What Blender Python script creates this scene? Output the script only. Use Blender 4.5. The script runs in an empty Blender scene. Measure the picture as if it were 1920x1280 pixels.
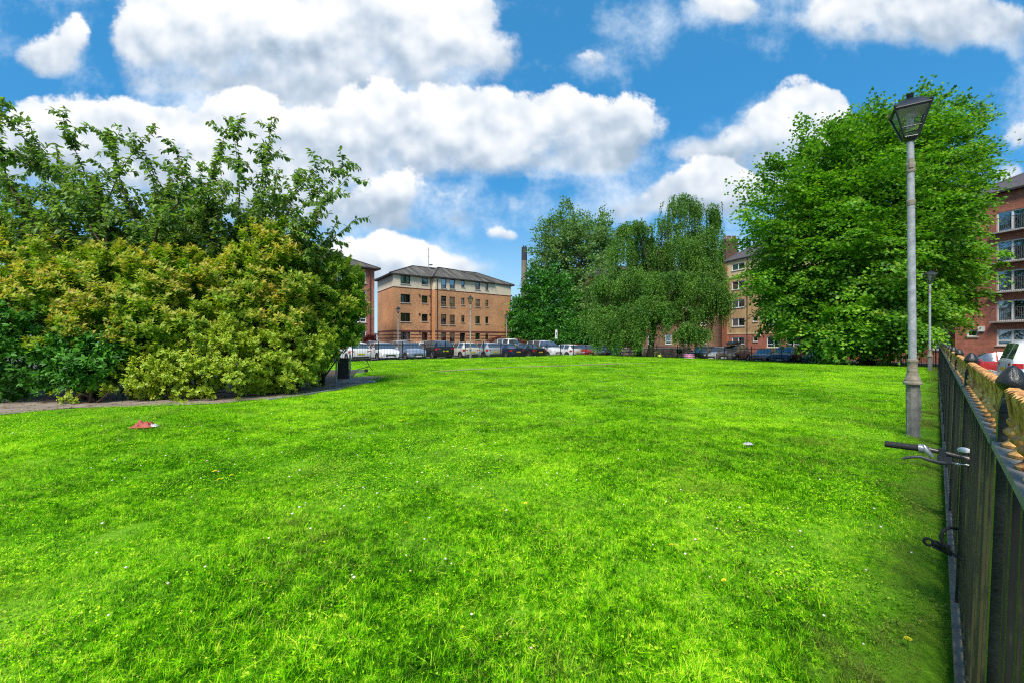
import bpy, bmesh, math, random
import numpy as np
from mathutils import Vector, Matrix
random.seed(7)
RNG = np.random.default_rng(11)
C = bpy.context.scene.collection
SC = bpy.context.scene
F = 800.0          # focal length in photo pixels
EYE = 1.45

# ------------------------------------------------------------------ helpers
def W(px, py, d):
    """world point seen at photo pixel (px,py) at distance d along the view axis"""
    return np.array([(px-960)/F*d, d, EYE+(640-py)/F*d])

def on_ground(px, py, z=0.0):
    d = (EYE-z)*F/(py-640)
    return np.array([(px-960)/F*d, d, z])

def sstep(a, b, x):
    t = np.clip((x-a)/(b-a), 0, 1)
    return t*t*(3-2*t)

def lawn_z(x, y):
    q = np.maximum(0, x*y/882.0-.45)
    return np.maximum(-.65*q, -.42)

def ground_z(x, y):
    """level of car park / street round the lawn"""
    g = lawn_z(x, y)-.10
    g = g-.26*sstep(-6, 8, x)*sstep(34, 44, y)*(1-sstep(14, 20, x))
    g = g-.12*sstep(16, 26, x)*sstep(30, 40, y)
    g = g+.75*sstep(50, 60, y)*(1-sstep(-6, 4, x))
    return g

class MB:
    """collects polygons, builds one mesh object"""
    def __init__(s):
        s.v = []; s.f = []; s.m = []; s.uv = []
    def add(s, vs, fs, mi=0, uvs=None):
        o = len(s.v)
        s.v.extend([tuple(map(float, p)) for p in vs])
        for k, f in enumerate(fs):
            s.f.append(tuple(o+i for i in f)); s.m.append(mi)
            s.uv.append(uvs[k] if uvs is not None else None)
    def quad(s, a, b, c, d, mi=0, uv=None):
        s.add([a, b, c, d], [(0, 1, 2, 3)], mi, [uv] if uv is not None else None)
    def box(s, c, size, rz=0.0, mi=0, taper=1.0, R=None):
        hx, hy, hz = size[0]/2, size[1]/2, size[2]/2
        P = []
        for z, k in ((-hz, 1.0), (hz, taper)):
            for x, y in ((-hx, -hy), (hx, -hy), (hx, hy), (-hx, hy)):
                P.append((x*k, y*k, z))
        P = np.array(P)
        if R is None:
            cs, sn = math.cos(rz), math.sin(rz)
            R = np.array([[cs, -sn, 0], [sn, cs, 0], [0, 0, 1]])
        P = P@np.array(R).T+np.array(c)
        s.add(P, [(3, 2, 1, 0), (4, 5, 6, 7), (0, 1, 5, 4), (1, 2, 6, 5), (2, 3, 7, 6), (3, 0, 4, 7)], mi)
    def tube(s, pts, rad, n=8, mi=0, cap=True):
        pts = [np.array(p, float) for p in pts]
        if np.isscalar(rad): rad = [rad]*len(pts)
        rings = []
        prev = None
        for i, p in enumerate(pts):
            t = pts[min(i+1, len(pts)-1)]-pts[max(i-1, 0)]
            t = t/(np.linalg.norm(t)+1e-9)
            if prev is None:
                u = np.cross(t, (0, 0, 1) if abs(t[2]) < .95 else (1, 0, 0))
            else:
                u = prev-t*np.dot(prev, t)
            u = u/(np.linalg.norm(u)+1e-9); prev = u
            w = np.cross(t, u)
            rings.append([p+rad[i]*(math.cos(a)*u+math.sin(a)*w) for a in [2*math.pi*k/n for k in range(n)]])
        V = [q for r in rings for q in r]
        Fs = []
        for i in range(len(pts)-1):
            for k in range(n):
                k2 = (k+1) % n
                Fs.append((i*n+k, i*n+k2, (i+1)*n+k2, (i+1)*n+k))
        if cap:
            Fs.append(tuple(range(n-1, -1, -1))); Fs.append(tuple((len(pts)-1)*n+k for k in range(n)))
        s.add(V, Fs, mi)
    def lathe(s, prof, n=16, c=(0, 0, 0), mi=0, ang0=0.0):
        V = []; Fs = []
        for r, z in prof:
            for k in range(n):
                a = ang0+2*math.pi*k/n
                V.append((c[0]+r*math.cos(a), c[1]+r*math.sin(a), c[2]+z))
        for i in range(len(prof)-1):
            for k in range(n):
                k2 = (k+1) % n
                Fs.append((i*n+k, i*n+k2, (i+1)*n+k2, (i+1)*n+k))
        Fs.append(tuple(range(n-1, -1, -1))); Fs.append(tuple((len(prof)-1)*n+k for k in range(n)))
        s.add(V, Fs, mi)
    def build(s, name, mats, parent=None, smooth=None):
        me = bpy.data.meshes.new(name)
        me.from_pydata(s.v, [], s.f)
        if not isinstance(mats, (list, tuple)): mats = [mats]
        for m in mats: me.materials.append(m)
        if len(mats) > 1: me.polygons.foreach_set('material_index', np.array(s.m, dtype=np.int32))
        if any(u is not None for u in s.uv):
            ul = me.uv_layers.new(name='UVMap')
            arr = []
            for f, u in zip(s.f, s.uv):
                if u is None: arr.extend([0.0, 0.0]*len(f))
                else:
                    for q in u: arr.extend([float(q[0]), float(q[1])])
            ul.data.foreach_set('uv', np.array(arr, dtype=np.float32))
        if smooth is not None:
            me.polygons.foreach_set('use_smooth', np.ones(len(me.polygons), dtype=bool))
            if smooth < 3: me.set_sharp_from_angle(angle=smooth)
        me.update()
        ob = bpy.data.objects.new(name, me)
        C.objects.link(ob)
        if parent is not None: ob.parent = parent
        return ob

def np_mesh(name, V, faces, mats, parent=None, attr=None, smooth=False, mi=None):
    """faces: (n,k) int array of equal size polygons"""
    me = bpy.data.meshes.new(name)
    V = np.asarray(V, np.float32); faces = np.asarray(faces, np.int32)
    n, k = faces.shape
    me.vertices.add(len(V)); me.vertices.foreach_set('co', V.ravel())
    me.loops.add(n*k); me.loops.foreach_set('vertex_index', faces.ravel())
    me.polygons.add(n); me.polygons.foreach_set('loop_start', np.arange(0, n*k, k, dtype=np.int32))
    if not isinstance(mats, (list, tuple)): mats = [mats]
    for m in mats: me.materials.append(m)
    if mi is not None: me.polygons.foreach_set('material_index', np.asarray(mi, np.int32))
    if smooth: me.polygons.foreach_set('use_smooth', np.ones(n, dtype=bool))
    me.update(calc_edges=True)
    if attr is not None:
        for an, av in attr.items():
            a = me.attributes.new(an, 'FLOAT', 'POINT'); a.data.foreach_set('value', np.asarray(av, np.float32))
    ob = bpy.data.objects.new(name, me); C.objects.link(ob)
    if parent is not None: ob.parent = parent
    return ob

def tag(o, label=None, cat=None, group=None, kind=None):
    if label: o['label'] = label
    if cat: o['category'] = cat
    if group: o['group'] = group
    if kind: o['kind'] = kind
    return o

def thing(name, label, cat, loc=(0, 0, 0), rz=0.0, group=None):
    o = bpy.data.objects.new(name, None); C.objects.link(o)
    o.location = tuple(map(float, loc)); o.rotation_euler = (0, 0, rz); o.empty_display_size = .2
    return tag(o, label, cat, group)

def copy_tree(o, parent=None):
    c = o.copy(); C.objects.link(c)
    if parent is not None: c.parent = parent
    for ch in list(o.children): copy_tree(ch, c)
    return c

# ------------------------------------------------------------------ materials
def srgb(r, g, b):
    f = lambda c: (c/255/12.92) if c/255 <= .04045 else ((c/255+.055)/1.055)**2.4
    return (f(r), f(g), f(b), 1)

class NT:
    def __init__(s, tree): s.t = tree
    def n(s, kind, **kw):
        nd = s.t.nodes.new(kind)
        for k, v in kw.items():
            if hasattr(nd, k) and not k.startswith('i_'): setattr(nd, k, v)
        return nd
    def l(s, a, b): s.t.links.new(a, b)
    def setin(s, sock, v):
        if hasattr(v, 'is_output') or isinstance(v, bpy.types.NodeSocket): s.l(v, sock)
        else: sock.default_value = v
    def m(s, op, a, b=0.0, c=0.0, clamp=False):
        nd = s.t.nodes.new('ShaderNodeMath'); nd.operation = op; nd.use_clamp = clamp
        s.setin(nd.inputs[0], a); s.setin(nd.inputs[1], b); s.setin(nd.inputs[2], c)
        return nd.outputs[0]
    def noise(s, vec, scale, detail=2.0, rough=.5, dim='3D', dist=0.0):
        nd = s.t.nodes.new('ShaderNodeTexNoise'); nd.noise_dimensions = dim
        if vec is not None: s.l(vec, nd.inputs['Vector'])
        nd.inputs['Scale'].default_value = scale; nd.inputs['Detail'].default_value = detail
        nd.inputs['Roughness'].default_value = rough; nd.inputs['Distortion'].default_value = dist
        return nd.outputs[0]
    def ramp(s, fac, stops, interp='LINEAR'):
        nd = s.t.nodes.new('ShaderNodeValToRGB'); cr = nd.color_ramp; cr.interpolation = interp
        while len(cr.elements) > 1: cr.elements.remove(cr.elements[-1])
        cr.elements[0].position = stops[0][0]; cr.elements[0].color = stops[0][1]
        for p, c in stops[1:]:
            e = cr.elements.new(p); e.color = c
        s.l(fac, nd.inputs[0]); return nd.outputs[0]
    def mix(s, fac, a, b, mode='MIX'):
        nd = s.t.nodes.new('ShaderNodeMix'); nd.data_type = 'RGBA'; nd.blend_type = mode
        s.setin(nd.inputs[0], fac); s.setin(nd.inputs[6], a); s.setin(nd.inputs[7], b)
        return nd.outputs[2]
    def mapr(s, v, a, b, c, d):
        nd = s.t.nodes.new('ShaderNodeMapRange'); nd.interpolation_type = 'SMOOTHSTEP'
        s.l(v, nd.inputs[0])
        for i, q in enumerate((a, b, c, d)): nd.inputs[1+i].default_value = q
        return nd.outputs[0]

def new_mat(name):
    m = bpy.data.materials.new(name); m.use_nodes = True
    m.node_tree.nodes.clear()
    t = NT(m.node_tree)
    out = t.n('ShaderNodeOutputMaterial')
    return m, t, out

def simple(name, col, rough=.6, metal=0.0, var=.25, scale=6.0, bump=0.0, col2=None, spec=.5, coat=0.0, detail=5, world=False, rvar=.15):
    """principled with noise-driven colour, roughness and bump"""
    m, t, out = new_mat(name)
    p = t.n('ShaderNodeBsdfPrincipled')
    if world: vec = t.n('ShaderNodeNewGeometry').outputs['Position']
    else: vec = t.n('ShaderNodeTexCoord').outputs['Object']
    nz = t.noise(vec, scale, detail, .6)
    c = tuple(col[:3])+(1,)
    if col2 is None:
        lo = tuple(max(0, q*(1-var)) for q in c[:3])+(1,); hi = tuple(q*(1+var) for q in c[:3])+(1,)
    else: lo, hi = c, tuple(col2[:3])+(1,)
    t.l(t.ramp(nz, [(.3, lo), (.7, hi)]), p.inputs['Base Color'])
    t.l(t.mapr(nz, .3, .7, max(.02, rough-rvar*rough), min(1, rough+rvar*rough)), p.inputs['Roughness'])
    p.inputs['Metallic'].default_value = metal
    p.inputs['Specular IOR Level'].default_value = spec
    p.inputs['Coat Weight'].default_value = coat
    if bump > 0:
        b = t.n('ShaderNodeBump'); b.inputs['Strength'].default_value = bump; b.inputs['Distance'].default_value = .02
        t.l(t.noise(vec, scale*4, 4, .6), b.inputs['Height']); t.l(b.outputs[0], p.inputs['Normal'])
    t.l(p.outputs[0], out.inputs[0])
    return m

def brick_mat(name, c1, c2, mortar, scale=1.0, stain=.25):
    m, t, out = new_mat(name)
    p = t.n('ShaderNodeBsdfPrincipled'); p.inputs['Roughness'].default_value = .85
    uv = t.n('ShaderNodeTexCoord').outputs['UV']
    b = t.n('ShaderNodeTexBrick'); t.l(uv, b.inputs['Vector'])
    b.inputs['Scale'].default_value = scale
    b.inputs['Brick Width'].default_value = .225; b.inputs['Row Height'].default_value = .075
    b.inputs['Mortar Size'].default_value = .008
    b.inputs['Color1'].default_value = c1; b.inputs['Color2'].default_value = c2; b.inputs['Mortar'].default_value = mortar
    big = t.noise(uv, .35, 6, .65, '2D')
    mid = t.noise(uv, 3.0, 5, .7, '2D')
    c = t.mix(1.0, b.outputs[0], t.ramp(big, [(.3, (1-stain, 1-stain, 1-stain, 1)), (.7, (1+stain*.5, 1+stain*.5, 1+stain*.4, 1))]), 'MULTIPLY')
    c = t.mix(.8, c, t.ramp(mid, [(.3, (.78, .76, .74, 1)), (.7, (1.2, 1.18, 1.15, 1))]), 'MULTIPLY')
    t.l(c, p.inputs['Base Color'])
    bp = t.n('ShaderNodeBump'); bp.inputs['Strength'].default_value = .4; bp.inputs['Distance'].default_value = .01
    t.l(b.outputs['Fac'], bp.inputs['Height']); bp.invert = True
    t.l(bp.outputs[0], p.inputs['Normal'])
    t.l(p.outputs[0], out.inputs[0])
    return m

def leaf_mat(name, dark, mid, light, trans=.35, tip=None, spec=.35, noise_scale=1.2, rough=.5, edge=None):
    """leaf: colour per leaf (random per island) and by clump; 'tint' attribute drives new-growth colour"""
    up = lambda c: tuple(min(.85, q*1.2) for q in c[:3])+(1,)
    dark, mid, light = up(dark), up(mid), up(light)
    m, t, out = new_mat(name)
    geo = t.n('ShaderNodeNewGeometry')
    rnd = geo.outputs['Random Per Island']
    nz = t.noise(geo.outputs['Position'], noise_scale, 3, .6)
    f = t.m('ADD', t.m('MULTIPLY', rnd, .55), t.m('MULTIPLY', t.m('SUBTRACT', nz, .28), 1.0), clamp=True)
    col = t.ramp(f, [(.1, dark), (.45, mid), (.9, light)])
    if tip is not None:
        at = t.n('ShaderNodeAttribute'); at.attribute_name = 'tint'
        tv = t.m('MULTIPLY', at.outputs['Fac'], t.mapr(t.noise(geo.outputs['Position'], noise_scale*.7, 3, .6), .36, .6, .25, 1.0), clamp=True)
        tcol = t.ramp(rnd, [(.0, tip[0]), (.5, tip[1]), (1, tip[2])])
        col = t.mix(tv, col, tcol)
    if edge is not None:
        at2 = t.n('ShaderNodeAttribute'); at2.attribute_name = 'edge'
        col = t.mix(t.mapr(at2.outputs['Fac'], .25, .6, 0, 1), col, edge)
    p = t.n('ShaderNodeBsdfPrincipled'); p.inputs['Roughness'].default_value = rough
    p.inputs['Specular IOR Level'].default_value = spec
    t.l(col, p.inputs['Base Color'])
    tr = t.n('ShaderNodeBsdfTranslucent')
    t.l(t.mix(1.0, col, (1.15, 1.25, .55, 1), 'MULTIPLY'), tr.inputs['Color'])
    mx = t.n('ShaderNodeMixShader'); mx.inputs[0].default_value = trans
    t.l(p.outputs[0], mx.inputs[1]); t.l(tr.outputs[0], mx.inputs[2])
    t.l(mx.outputs[0], out.inputs[0])
    return m

def glass_mat(name, tint=(.9, .95, .97, 1), refl=.12):
    m, t, out = new_mat(name)
    tr = t.n('ShaderNodeBsdfTransparent'); tr.inputs[0].default_value = tint
    gl = t.n('ShaderNodeBsdfGlossy'); gl.inputs['Roughness'].default_value = .03; gl.inputs['Color'].default_value = (.9, .95, 1, 1)
    lw = t.n('ShaderNodeLayerWeight'); lw.inputs[0].default_value = .35
    fac = t.m('ADD', t.m('MULTIPLY', lw.outputs['Fresnel'], .8), refl, clamp=True)
    mx = t.n('ShaderNodeMixShader'); t.l(fac, mx.inputs[0]); t.l(tr.outputs[0], mx.inputs[1]); t.l(gl.outputs[0], mx.inputs[2])
    t.l(mx.outputs[0], out.inputs[0])
    return m

M = {}
M['orange_brick'] = brick_mat('orange_brick', (.66, .295, .115, 1), (.52, .215, .080, 1), (.54, .36, .22, 1))
M['red_brick'] = brick_mat('red_brick', (.47, .135, .080, 1), (.36, .098, .060, 1), (.46, .29, .21, 1))
M['tan_brick'] = brick_mat('tan_brick', (.60, .37, .16, 1), (.50, .30, .125, 1), (.55, .41, .26, 1))
M['old_stone'] = brick_mat('old_stone', (.27, .14, .085, 1), (.20, .10, .065, 1), (.22, .16, .12, 1), scale=.32, stain=.4)
M['cream'] = simple('cream_render', (.68, .58, .42), .9, var=.12, scale=1.2, bump=.1)
M['buff'] = simple('buff_render', (.60, .47, .24), .9, var=.08, scale=1.2, bump=.1)
M['string_course'] = simple('string_course', (.15, .042, .03), .85, var=.2)
M['tile_roof'] = simple('roof_tiles', (.055, .047, .04), .9, var=.5, scale=2.0, bump=.5, col2=(.14, .125, .10))
M['slate'] = simple('roof_slate', (.07, .06, .06), .8, var=.35, scale=3, bump=.4)
M['fascia'] = simple('fascia_board', (.03, .025, .022), .6)
M['dark_frame'] = simple('dark_window_frame', (.035, .022, .018), .5)
M['white_frame'] = simple('white_window_frame', (.72, .72, .70), .45, var=.06)
M['sill'] = simple('stone_sill', (.48, .43, .36), .85, var=.15)
M['glass'] = glass_mat('window_glass', refl=.26)
M['interior'] = simple('dark_room', (.06, .058, .055), .9, var=.3, scale=1.5)
M['curtain'] = simple('curtain_cloth', (.70, .70, .68), .9, var=.1, scale=3)
M['tan_blind'] = simple('tan_blind', (.30, .19, .07), .8, var=.15)
M['black_iron'] = simple('black_iron', (.012, .012, .012), .45, var=.4, scale=8, bump=.1)
M['drain'] = simple('drainpipe_plastic', (.06, .035, .03), .5)
M['red_drain'] = simple('red_drainpipe', (.22, .05, .045), .5)
M['galv'] = simple('weathered_grey_steel', (.20, .215, .22), .55, metal=.0, var=.3, scale=14, bump=.15, col2=(.38, .395, .40))
M['galv_dark'] = simple('lichened_cast_iron', (.09, .09, .08), .7, var=.35, scale=10, bump=.3, col2=(.24, .23, .20))
M['collar'] = simple('mossy_collar', (.16, .13, .085), .75, var=.3, scale=14, bump=.3, col2=(.30, .27, .2))
M['lamp_black'] = simple('black_lantern_paint', (.014, .016, .019), .4, var=.3)
M['lamp_glass'] = glass_mat('lantern_glass', (.9, .92, .93, 1), .05)
M['lamp_inner'] = simple('lantern_reflector', (.66, .64, .56), .5, var=.1)
M['bulb'] = simple('white_lamp_tube', (.82, .82, .78), .3, var=.05)
M['asphalt'] = simple('asphalt', (.045, .045, .047), .9, var=.35, scale=1.2, bump=.2, world=True, col2=(.085, .083, .08))
M['pavement'] = simple('paving_slabs', (.22, .21, .19), .9, var=.2, scale=1.5, bump=.2, world=True)
M['kerb'] = simple('kerb_stone', (.33, .31, .28), .9, var=.2, scale=6, bump=.2, world=True)
M['concrete'] = simple('concrete', (.30, .29, .27), .9, var=.2, scale=4, bump=.2)
M['white_paint'] = simple('road_paint', (.7, .7, .67), .8, var=.2, scale=8)
# ------------------------------------------------------------------ sky, sun, camera
SUN_EL, SUN_AZ = math.radians(56), math.atan2(-.29, -.957)      # azimuth clockwise from +Y
w = bpy.data.worlds.new('World'); SC.world = w; w.use_nodes = True
w.node_tree.nodes.clear()
t = NT(w.node_tree)
wo = t.n('ShaderNodeOutputWorld'); bg = t.n('ShaderNodeBackground')
sky = t.n('ShaderNodeTexSky'); sky.sky_type = 'NISHITA'; sky.sun_disc = False
sky.sun_elevation = SUN_EL; sky.sun_rotation = SUN_AZ
sky.air_density = 1.0; sky.dust_density = .6; sky.ozone_density = 3.0
hs = t.n('ShaderNodeHueSaturation'); hs.inputs['Saturation'].default_value = 1.45; hs.inputs['Value'].default_value = 1.25
hs.inputs['Hue'].default_value = .493
t.l(sky.outputs[0], hs.inputs['Color'])
tc = t.n('ShaderNodeTexCoord'); sx = t.n('ShaderNodeSeparateXYZ'); t.l(tc.outputs['Generated'], sx.inputs[0])
ay = t.m('MAXIMUM', t.m('ABSOLUTE', sx.outputs[1]), .12)
U = t.m('DIVIDE', sx.outputs[0], ay); V = t.m('DIVIDE', sx.outputs[2], ay)
cb = t.n('ShaderNodeCombineXYZ'); t.l(U, cb.inputs[0]); t.l(V, cb.inputs[1]); cb.inputs[2].default_value = 3.7
# gentle domain warp so that cloud banks get cauliflower outlines
wn = t.n('ShaderNodeTexNoise'); wn.inputs['Scale'].default_value = 5.0; wn.inputs['Detail'].default_value = 4
t.l(cb.outputs[0], wn.inputs['Vector'])
wv = t.n('ShaderNodeVectorMath'); wv.operation = 'MULTIPLY_ADD'
sub = t.n('ShaderNodeVectorMath'); sub.operation = 'SUBTRACT'; t.l(wn.outputs['Color'], sub.inputs[0]); sub.inputs[1].default_value = (.5, .5, .5)
t.l(sub.outputs[0], wv.inputs[0]); wv.inputs[1].default_value = (.10, .07, 0); t.l(cb.outputs[0], wv.inputs[2])
sw = t.n('ShaderNodeSeparateXYZ'); t.l(wv.outputs[0], sw.inputs[0])
# cloud banks by direction (photo pixels / focal length): lobes (centre, half-size, weight), then base and top height of the bank
BANKS = [
 ([(330, 30, 110, 85, 1.1), (470, 60, 190, 105, 1.2), (660, 50, 220, 125, 1.3), (830, 50, 105, 85, 1.1), (590, 165, 210, 66, 1.1), (480, 150, 120, 40, .8), (310, 160, 80, 20, .75), (915, 105, 46, 30, .85), (250, 70, 40, 50, .8)], 215, -60),
 ([(95, 95, 62, 36, .95), (130, 60, 34, 34, .95), (70, 112, 56, 24, .8), (100, 130, 40, 22, .6)], 150, 30),
 ([(1340, 5, 78, 38, 1.1), (1390, 28, 36, 22, .9)], 60, -40),
 ([(1560, 30, 80, 42, 1.0), (1690, 30, 150, 52, 1.2), (1850, 40, 100, 50, 1.1), (1905, 95, 34, 46, .8), (1620, 62, 60, 26, .8)], 110, -60),
 ([(1120, 124, 34, 30, .40), (1100, 108, 40, 18, .30)], 150, 85),
 ([(90, 235, 130, 46, 1.1), (255, 232, 105, 46, 1.15), (30, 300, 130, 70, 1.0), (200, 300, 210, 60, 1.0), (330, 330, 120, 60, .9)], 375, 180),
 ([(430, 215, 66, 48, 1.1), (500, 262, 120, 66, 1.2), (590, 300, 90, 80, 1.1), (620, 340, 130, 66, 1.1), (450, 320, 170, 80, 1.0), (560, 395, 170, 56, .9)], 440, 170),
 ([(710, 205, 62, 56, 1.15), (800, 225, 110, 66, 1.2), (910, 235, 90, 60, 1.15), (1040, 222, 62, 58, 1.2), (1090, 245, 70, 56, 1.1), (1180, 232, 66, 52, 1.15), (960, 290, 250, 48, 1.0), (1130, 300, 80, 28, .8), (720, 300, 130, 60, 1.0)], 345, 155),
 ([(740, 355, 90, 44, 1.0), (690, 395, 110, 42, .95), (890, 375, 56, 36, .72), (870, 412, 50, 20, .6), (760, 422, 40, 18, .7), (975, 385, 20, 22, .4)], 440, 310),
 ([(1430, 235, 66, 50, 1.1), (1505, 205, 62, 54, 1.15), (1550, 200, 34, 30, .7), (1320, 285, 66, 22, .7), (1260, 295, 50, 16, .55), (1440, 300, 110, 56, 1.1), (1560, 290, 90, 70, 1.0)], 370, 155),
 ([(1340, 340, 100, 44, 1.1), (1300, 372, 90, 36, 1.0), (1225, 385, 58, 34, 1.05), (1155, 398, 42, 28, 1.0), (1400, 350, 100, 40, .9)], 425, 295),
 ([(690, 478, 74, 44, 1.15), (790, 488, 70, 34, 1.05), (640, 500, 110, 40, 1.0), (850, 505, 70, 24, .85), (720, 520, 190, 30, .8)], 560, 430),
 ([(930, 440, 28, 18, .95), (955, 452, 18, 12, .7)], 465, 418),
 ([(1905, 250, 40, 38, .8), (1890, 335, 34, 22, .85), (1035, 332, 20, 7, .7), (1005, 330, 12, 7, .6)], 350, 210),
]
n1 = t.noise(cb.outputs[0], 7.4, 10, .62)
nb = t.noise(cb.outputs[0], 3.0, 4, .5)
def shifted(dx, dy):
    o = t.n('ShaderNodeVectorMath'); o.operation = 'ADD'; t.l(cb.outputs[0], o.inputs[0]); o.inputs[1].default_value = (dx, dy, 0); return o.outputs[0]
puff = t.m('SUBTRACT', t.noise(cb.outputs[0], 6.5, 3.5, .5), t.noise(shifted(.012, .034), 6.5, 3.5, .5))
puff = t.m('ADD', t.m('MULTIPLY', puff, 2.9), t.m('MULTIPLY', t.m('SUBTRACT', n1, .5), .35))
rag = t.m('ADD', t.m('MULTIPLY', t.m('SUBTRACT', n1, .5), 2.5), t.m('MULTIPLY', t.m('SUBTRACT', nb, .5), 1.0))
skyc = t.mix(1.0, hs.outputs[0], (.055, .055, .059, 1), 'MULTIPLY')
skyc = t.mix(.45, skyc, (.050, .195, .365, 1))
skyc = t.mix(t.mapr(V, -.02, .36, .72, 0), skyc, (.26, .39, .48, 1))          # paler towards the horizon, as the air there is
accs = []
for lobes, yb, yt in BANKS:
    acc = None
    for (cx, cy, rx, ry, wt) in lobes:
        du = t.m('MULTIPLY_ADD', sw.outputs[0], F/rx, -(cx-960)/rx)
        dv = t.m('MULTIPLY_ADD', sw.outputs[1], F/ry, -(640-cy)/ry)
        r2 = t.m('MULTIPLY_ADD', du, du, t.m('MULTIPLY', dv, dv))
        g = t.m('MULTIPLY', t.m('EXPONENT', t.m('MULTIPLY', r2, -1.15)), wt)
        acc = g if acc is None else t.m('ADD', acc, g)
    accs.append(acc)
near = None
for acc in accs: near = acc if near is None else t.m('ADD', near, acc)
near = t.m('MINIMUM', near, .8)
vn = t.m('ADD', t.noise(shifted(4.0, 1.0), 3.6, 9, .62), t.m('MULTIPLY', near, .13))
veil = t.m('MULTIPLY', t.mapr(vn, .50, .80, 0, .80), t.mapr(V, .02, .14, .25, 1))
cur = t.mix(veil, skyc, t.ramp(vn, [(.5, (.40, .46, .51, 1)), (.75, (.43, .465, .505, 1))]))
for (lobes, yb, yt), acc in zip(BANKS, accs):
    vb, vt = (640-yb)/F, (640-yt)/F
    h = t.m('MULTIPLY_ADD', V, 1/(vt-vb), -vb/(vt-vb))                # 0 at the base of the bank, 1 at its top
    d = t.m('ADD', t.m('MINIMUM', acc, 1.15), t.m('MULTIPLY', rag, t.mapr(acc, .05, .40, 0, 1)))
    wdt = t.mapr(h, .15, .85, 1.0, .30)
    al = t.m('DIVIDE', t.m('SUBTRACT', d, .36), wdt, clamp=True)
    al = t.m('MULTIPLY', t.m('MULTIPLY', al, al), t.m('MULTIPLY_ADD', al, -2.0, 3.0))      # smooth edge
    al = t.m('MULTIPLY', al, .98)
    br = t.m('ADD', t.m('ADD', t.m('MULTIPLY', t.mapr(h, .0, 1.0, .0, 1.0), .86), puff), t.m('MULTIPLY_ADD', nb, 1.0, -.38), clamp=True)
    cc = t.ramp(br, [(.0, (.185, .235, .29, 1)), (.3, (.255, .30, .355, 1)), (.58, (.35, .38, .415, 1)), (.85, (.425, .44, .455, 1)), (1, (.465, .47, .475, 1))])
    cur = t.mix(al, cur, cc)
fin = cur

t.l(fin, bg.inputs[0]); bg.inputs[1].default_value = 1.0
t.l(bg.outputs[0], wo.inputs[0])
w.cycles.sampling_method = 'MANUAL'; w.cycles.sample_map_resolution = 512

sun = bpy.data.lights.new('sun', 'SUN'); sun.energy = 2.55; sun.angle = math.radians(18); sun.color = (1, .955, .88)
so = bpy.data.objects.new('sun', sun); C.objects.link(so); so['kind'] = 'helper'
sd = Vector((math.sin(SUN_AZ)*math.cos(SUN_EL), math.cos(SUN_AZ)*math.cos(SUN_EL), math.sin(SUN_EL)))
so.rotation_euler = sd.to_track_quat('Z', 'Y').to_euler(); so.location = sd*60

cam = bpy.data.cameras.new('camera'); co = bpy.data.objects.new('camera', cam); C.objects.link(co)
cam.sensor_width = 36; cam.lens = F/1920*36; cam.clip_start = .03; cam.clip_end = 4000
co.location = (0, 0, EYE); co.rotation_euler = (math.pi/2, 0, 0); SC.camera = co
SC.view_settings.view_transform = 'Standard'; SC.view_settings.look = 'None'
SC.view_settings.exposure = 1.17; SC.view_settings.gamma = 1
SC.cycles.max_bounces = 8; SC.cycles.diffuse_bounces = 5; SC.cycles.glossy_bounces = 2
SC.cycles.transmission_bounces = 4; SC.cycles.transparent_max_bounces = 12
SC.cycles.caustics_reflective = False; SC.cycles.caustics_refractive = False

SC.cycles.filter_width = 1.15
SC.cycles.use_denoising = False
# ------------------------------------------------------------------ ground, lawn, path, grass
RD = np.array([.7057, .7085]); RN = np.array([.7085, -.7057])       # railing direction, its street side
def rail_pt(y): return np.array([.12+.996*y, y])
LA = rail_pt(-5.0); LB = rail_pt(29.4); LC = np.array([12.5, 49.6]); LD = np.array([-41.0, 8.0])

def grid_coords(fine, far):
    return np.array(sorted(set(list(np.round(fine, 3))+list(far))))
gx = grid_coords(np.arange(-60, 80.1, 1.5), [-2000, -900, -400, -200, -120, -80, 100, 140, 220, 420, 900, 2000])
gy = grid_coords(np.arange(-12, 100.1, 1.5), [-2000, -600, -150, -40, 130, 180, 260, 420, 900, 2500])
X, Y = np.meshgrid(gx, gy); Z = ground_z(X, Y)
Z = np.where((Y < 20) & (X*.7085-Y*.7057 < .05), Z-.25, Z)
nx, ny = len(gx), len(gy)
idx = np.arange(nx*ny).reshape(ny, nx)
fc = np.stack([idx[:-1, :-1], idx[:-1, 1:], idx[1:, 1:], idx[1:, :-1]], -1).reshape(-1, 4)
g = np_mesh('ground', np.stack([X, Y, Z], -1).reshape(-1, 3), fc, M['asphalt'], smooth=True)
tag(g, kind='structure')

# lawn sheet with a skirt
def lawn_mat():
    m, t, out = new_mat('lawn_turf')
    p = t.n('ShaderNodeBsdfPrincipled'); p.inputs['Roughness'].default_value = .95; p.inputs['Specular IOR Level'].default_value = .1
    pos = t.n('ShaderNodeNewGeometry').outputs['Position']
    a = t.noise(pos, .35, 4, .6); b = t.noise(pos, 2.2, 5, .65); c = t.noise(pos, 38, 3, .7)
    f = t.m('ADD', t.m('ADD', t.m('MULTIPLY', a, .5), t.m('MULTIPLY', b, .4)), t.m('MULTIPLY', c, .35))
    col = t.ramp(f, [(.42, (.05, .12, .008, 1)), (.60, (.13, .32, .012, 1)), (.78, (.28, .50, .03, 1))])
    t.l(col, p.inputs['Base Color'])
    bp = t.n('ShaderNodeBump'); bp.inputs['Strength'].default_value = .8; bp.inputs['Distance'].default_value = .03
    t.l(t.noise(pos, 45, 4, .7), bp.inputs['Height']); t.l(bp.outputs[0], p.inputs['Normal'])
    t.l(p.outputs[0], out.inputs[0])
    return m
M['lawn'] = lawn_mat()
NA, NB = 120, 120
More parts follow.
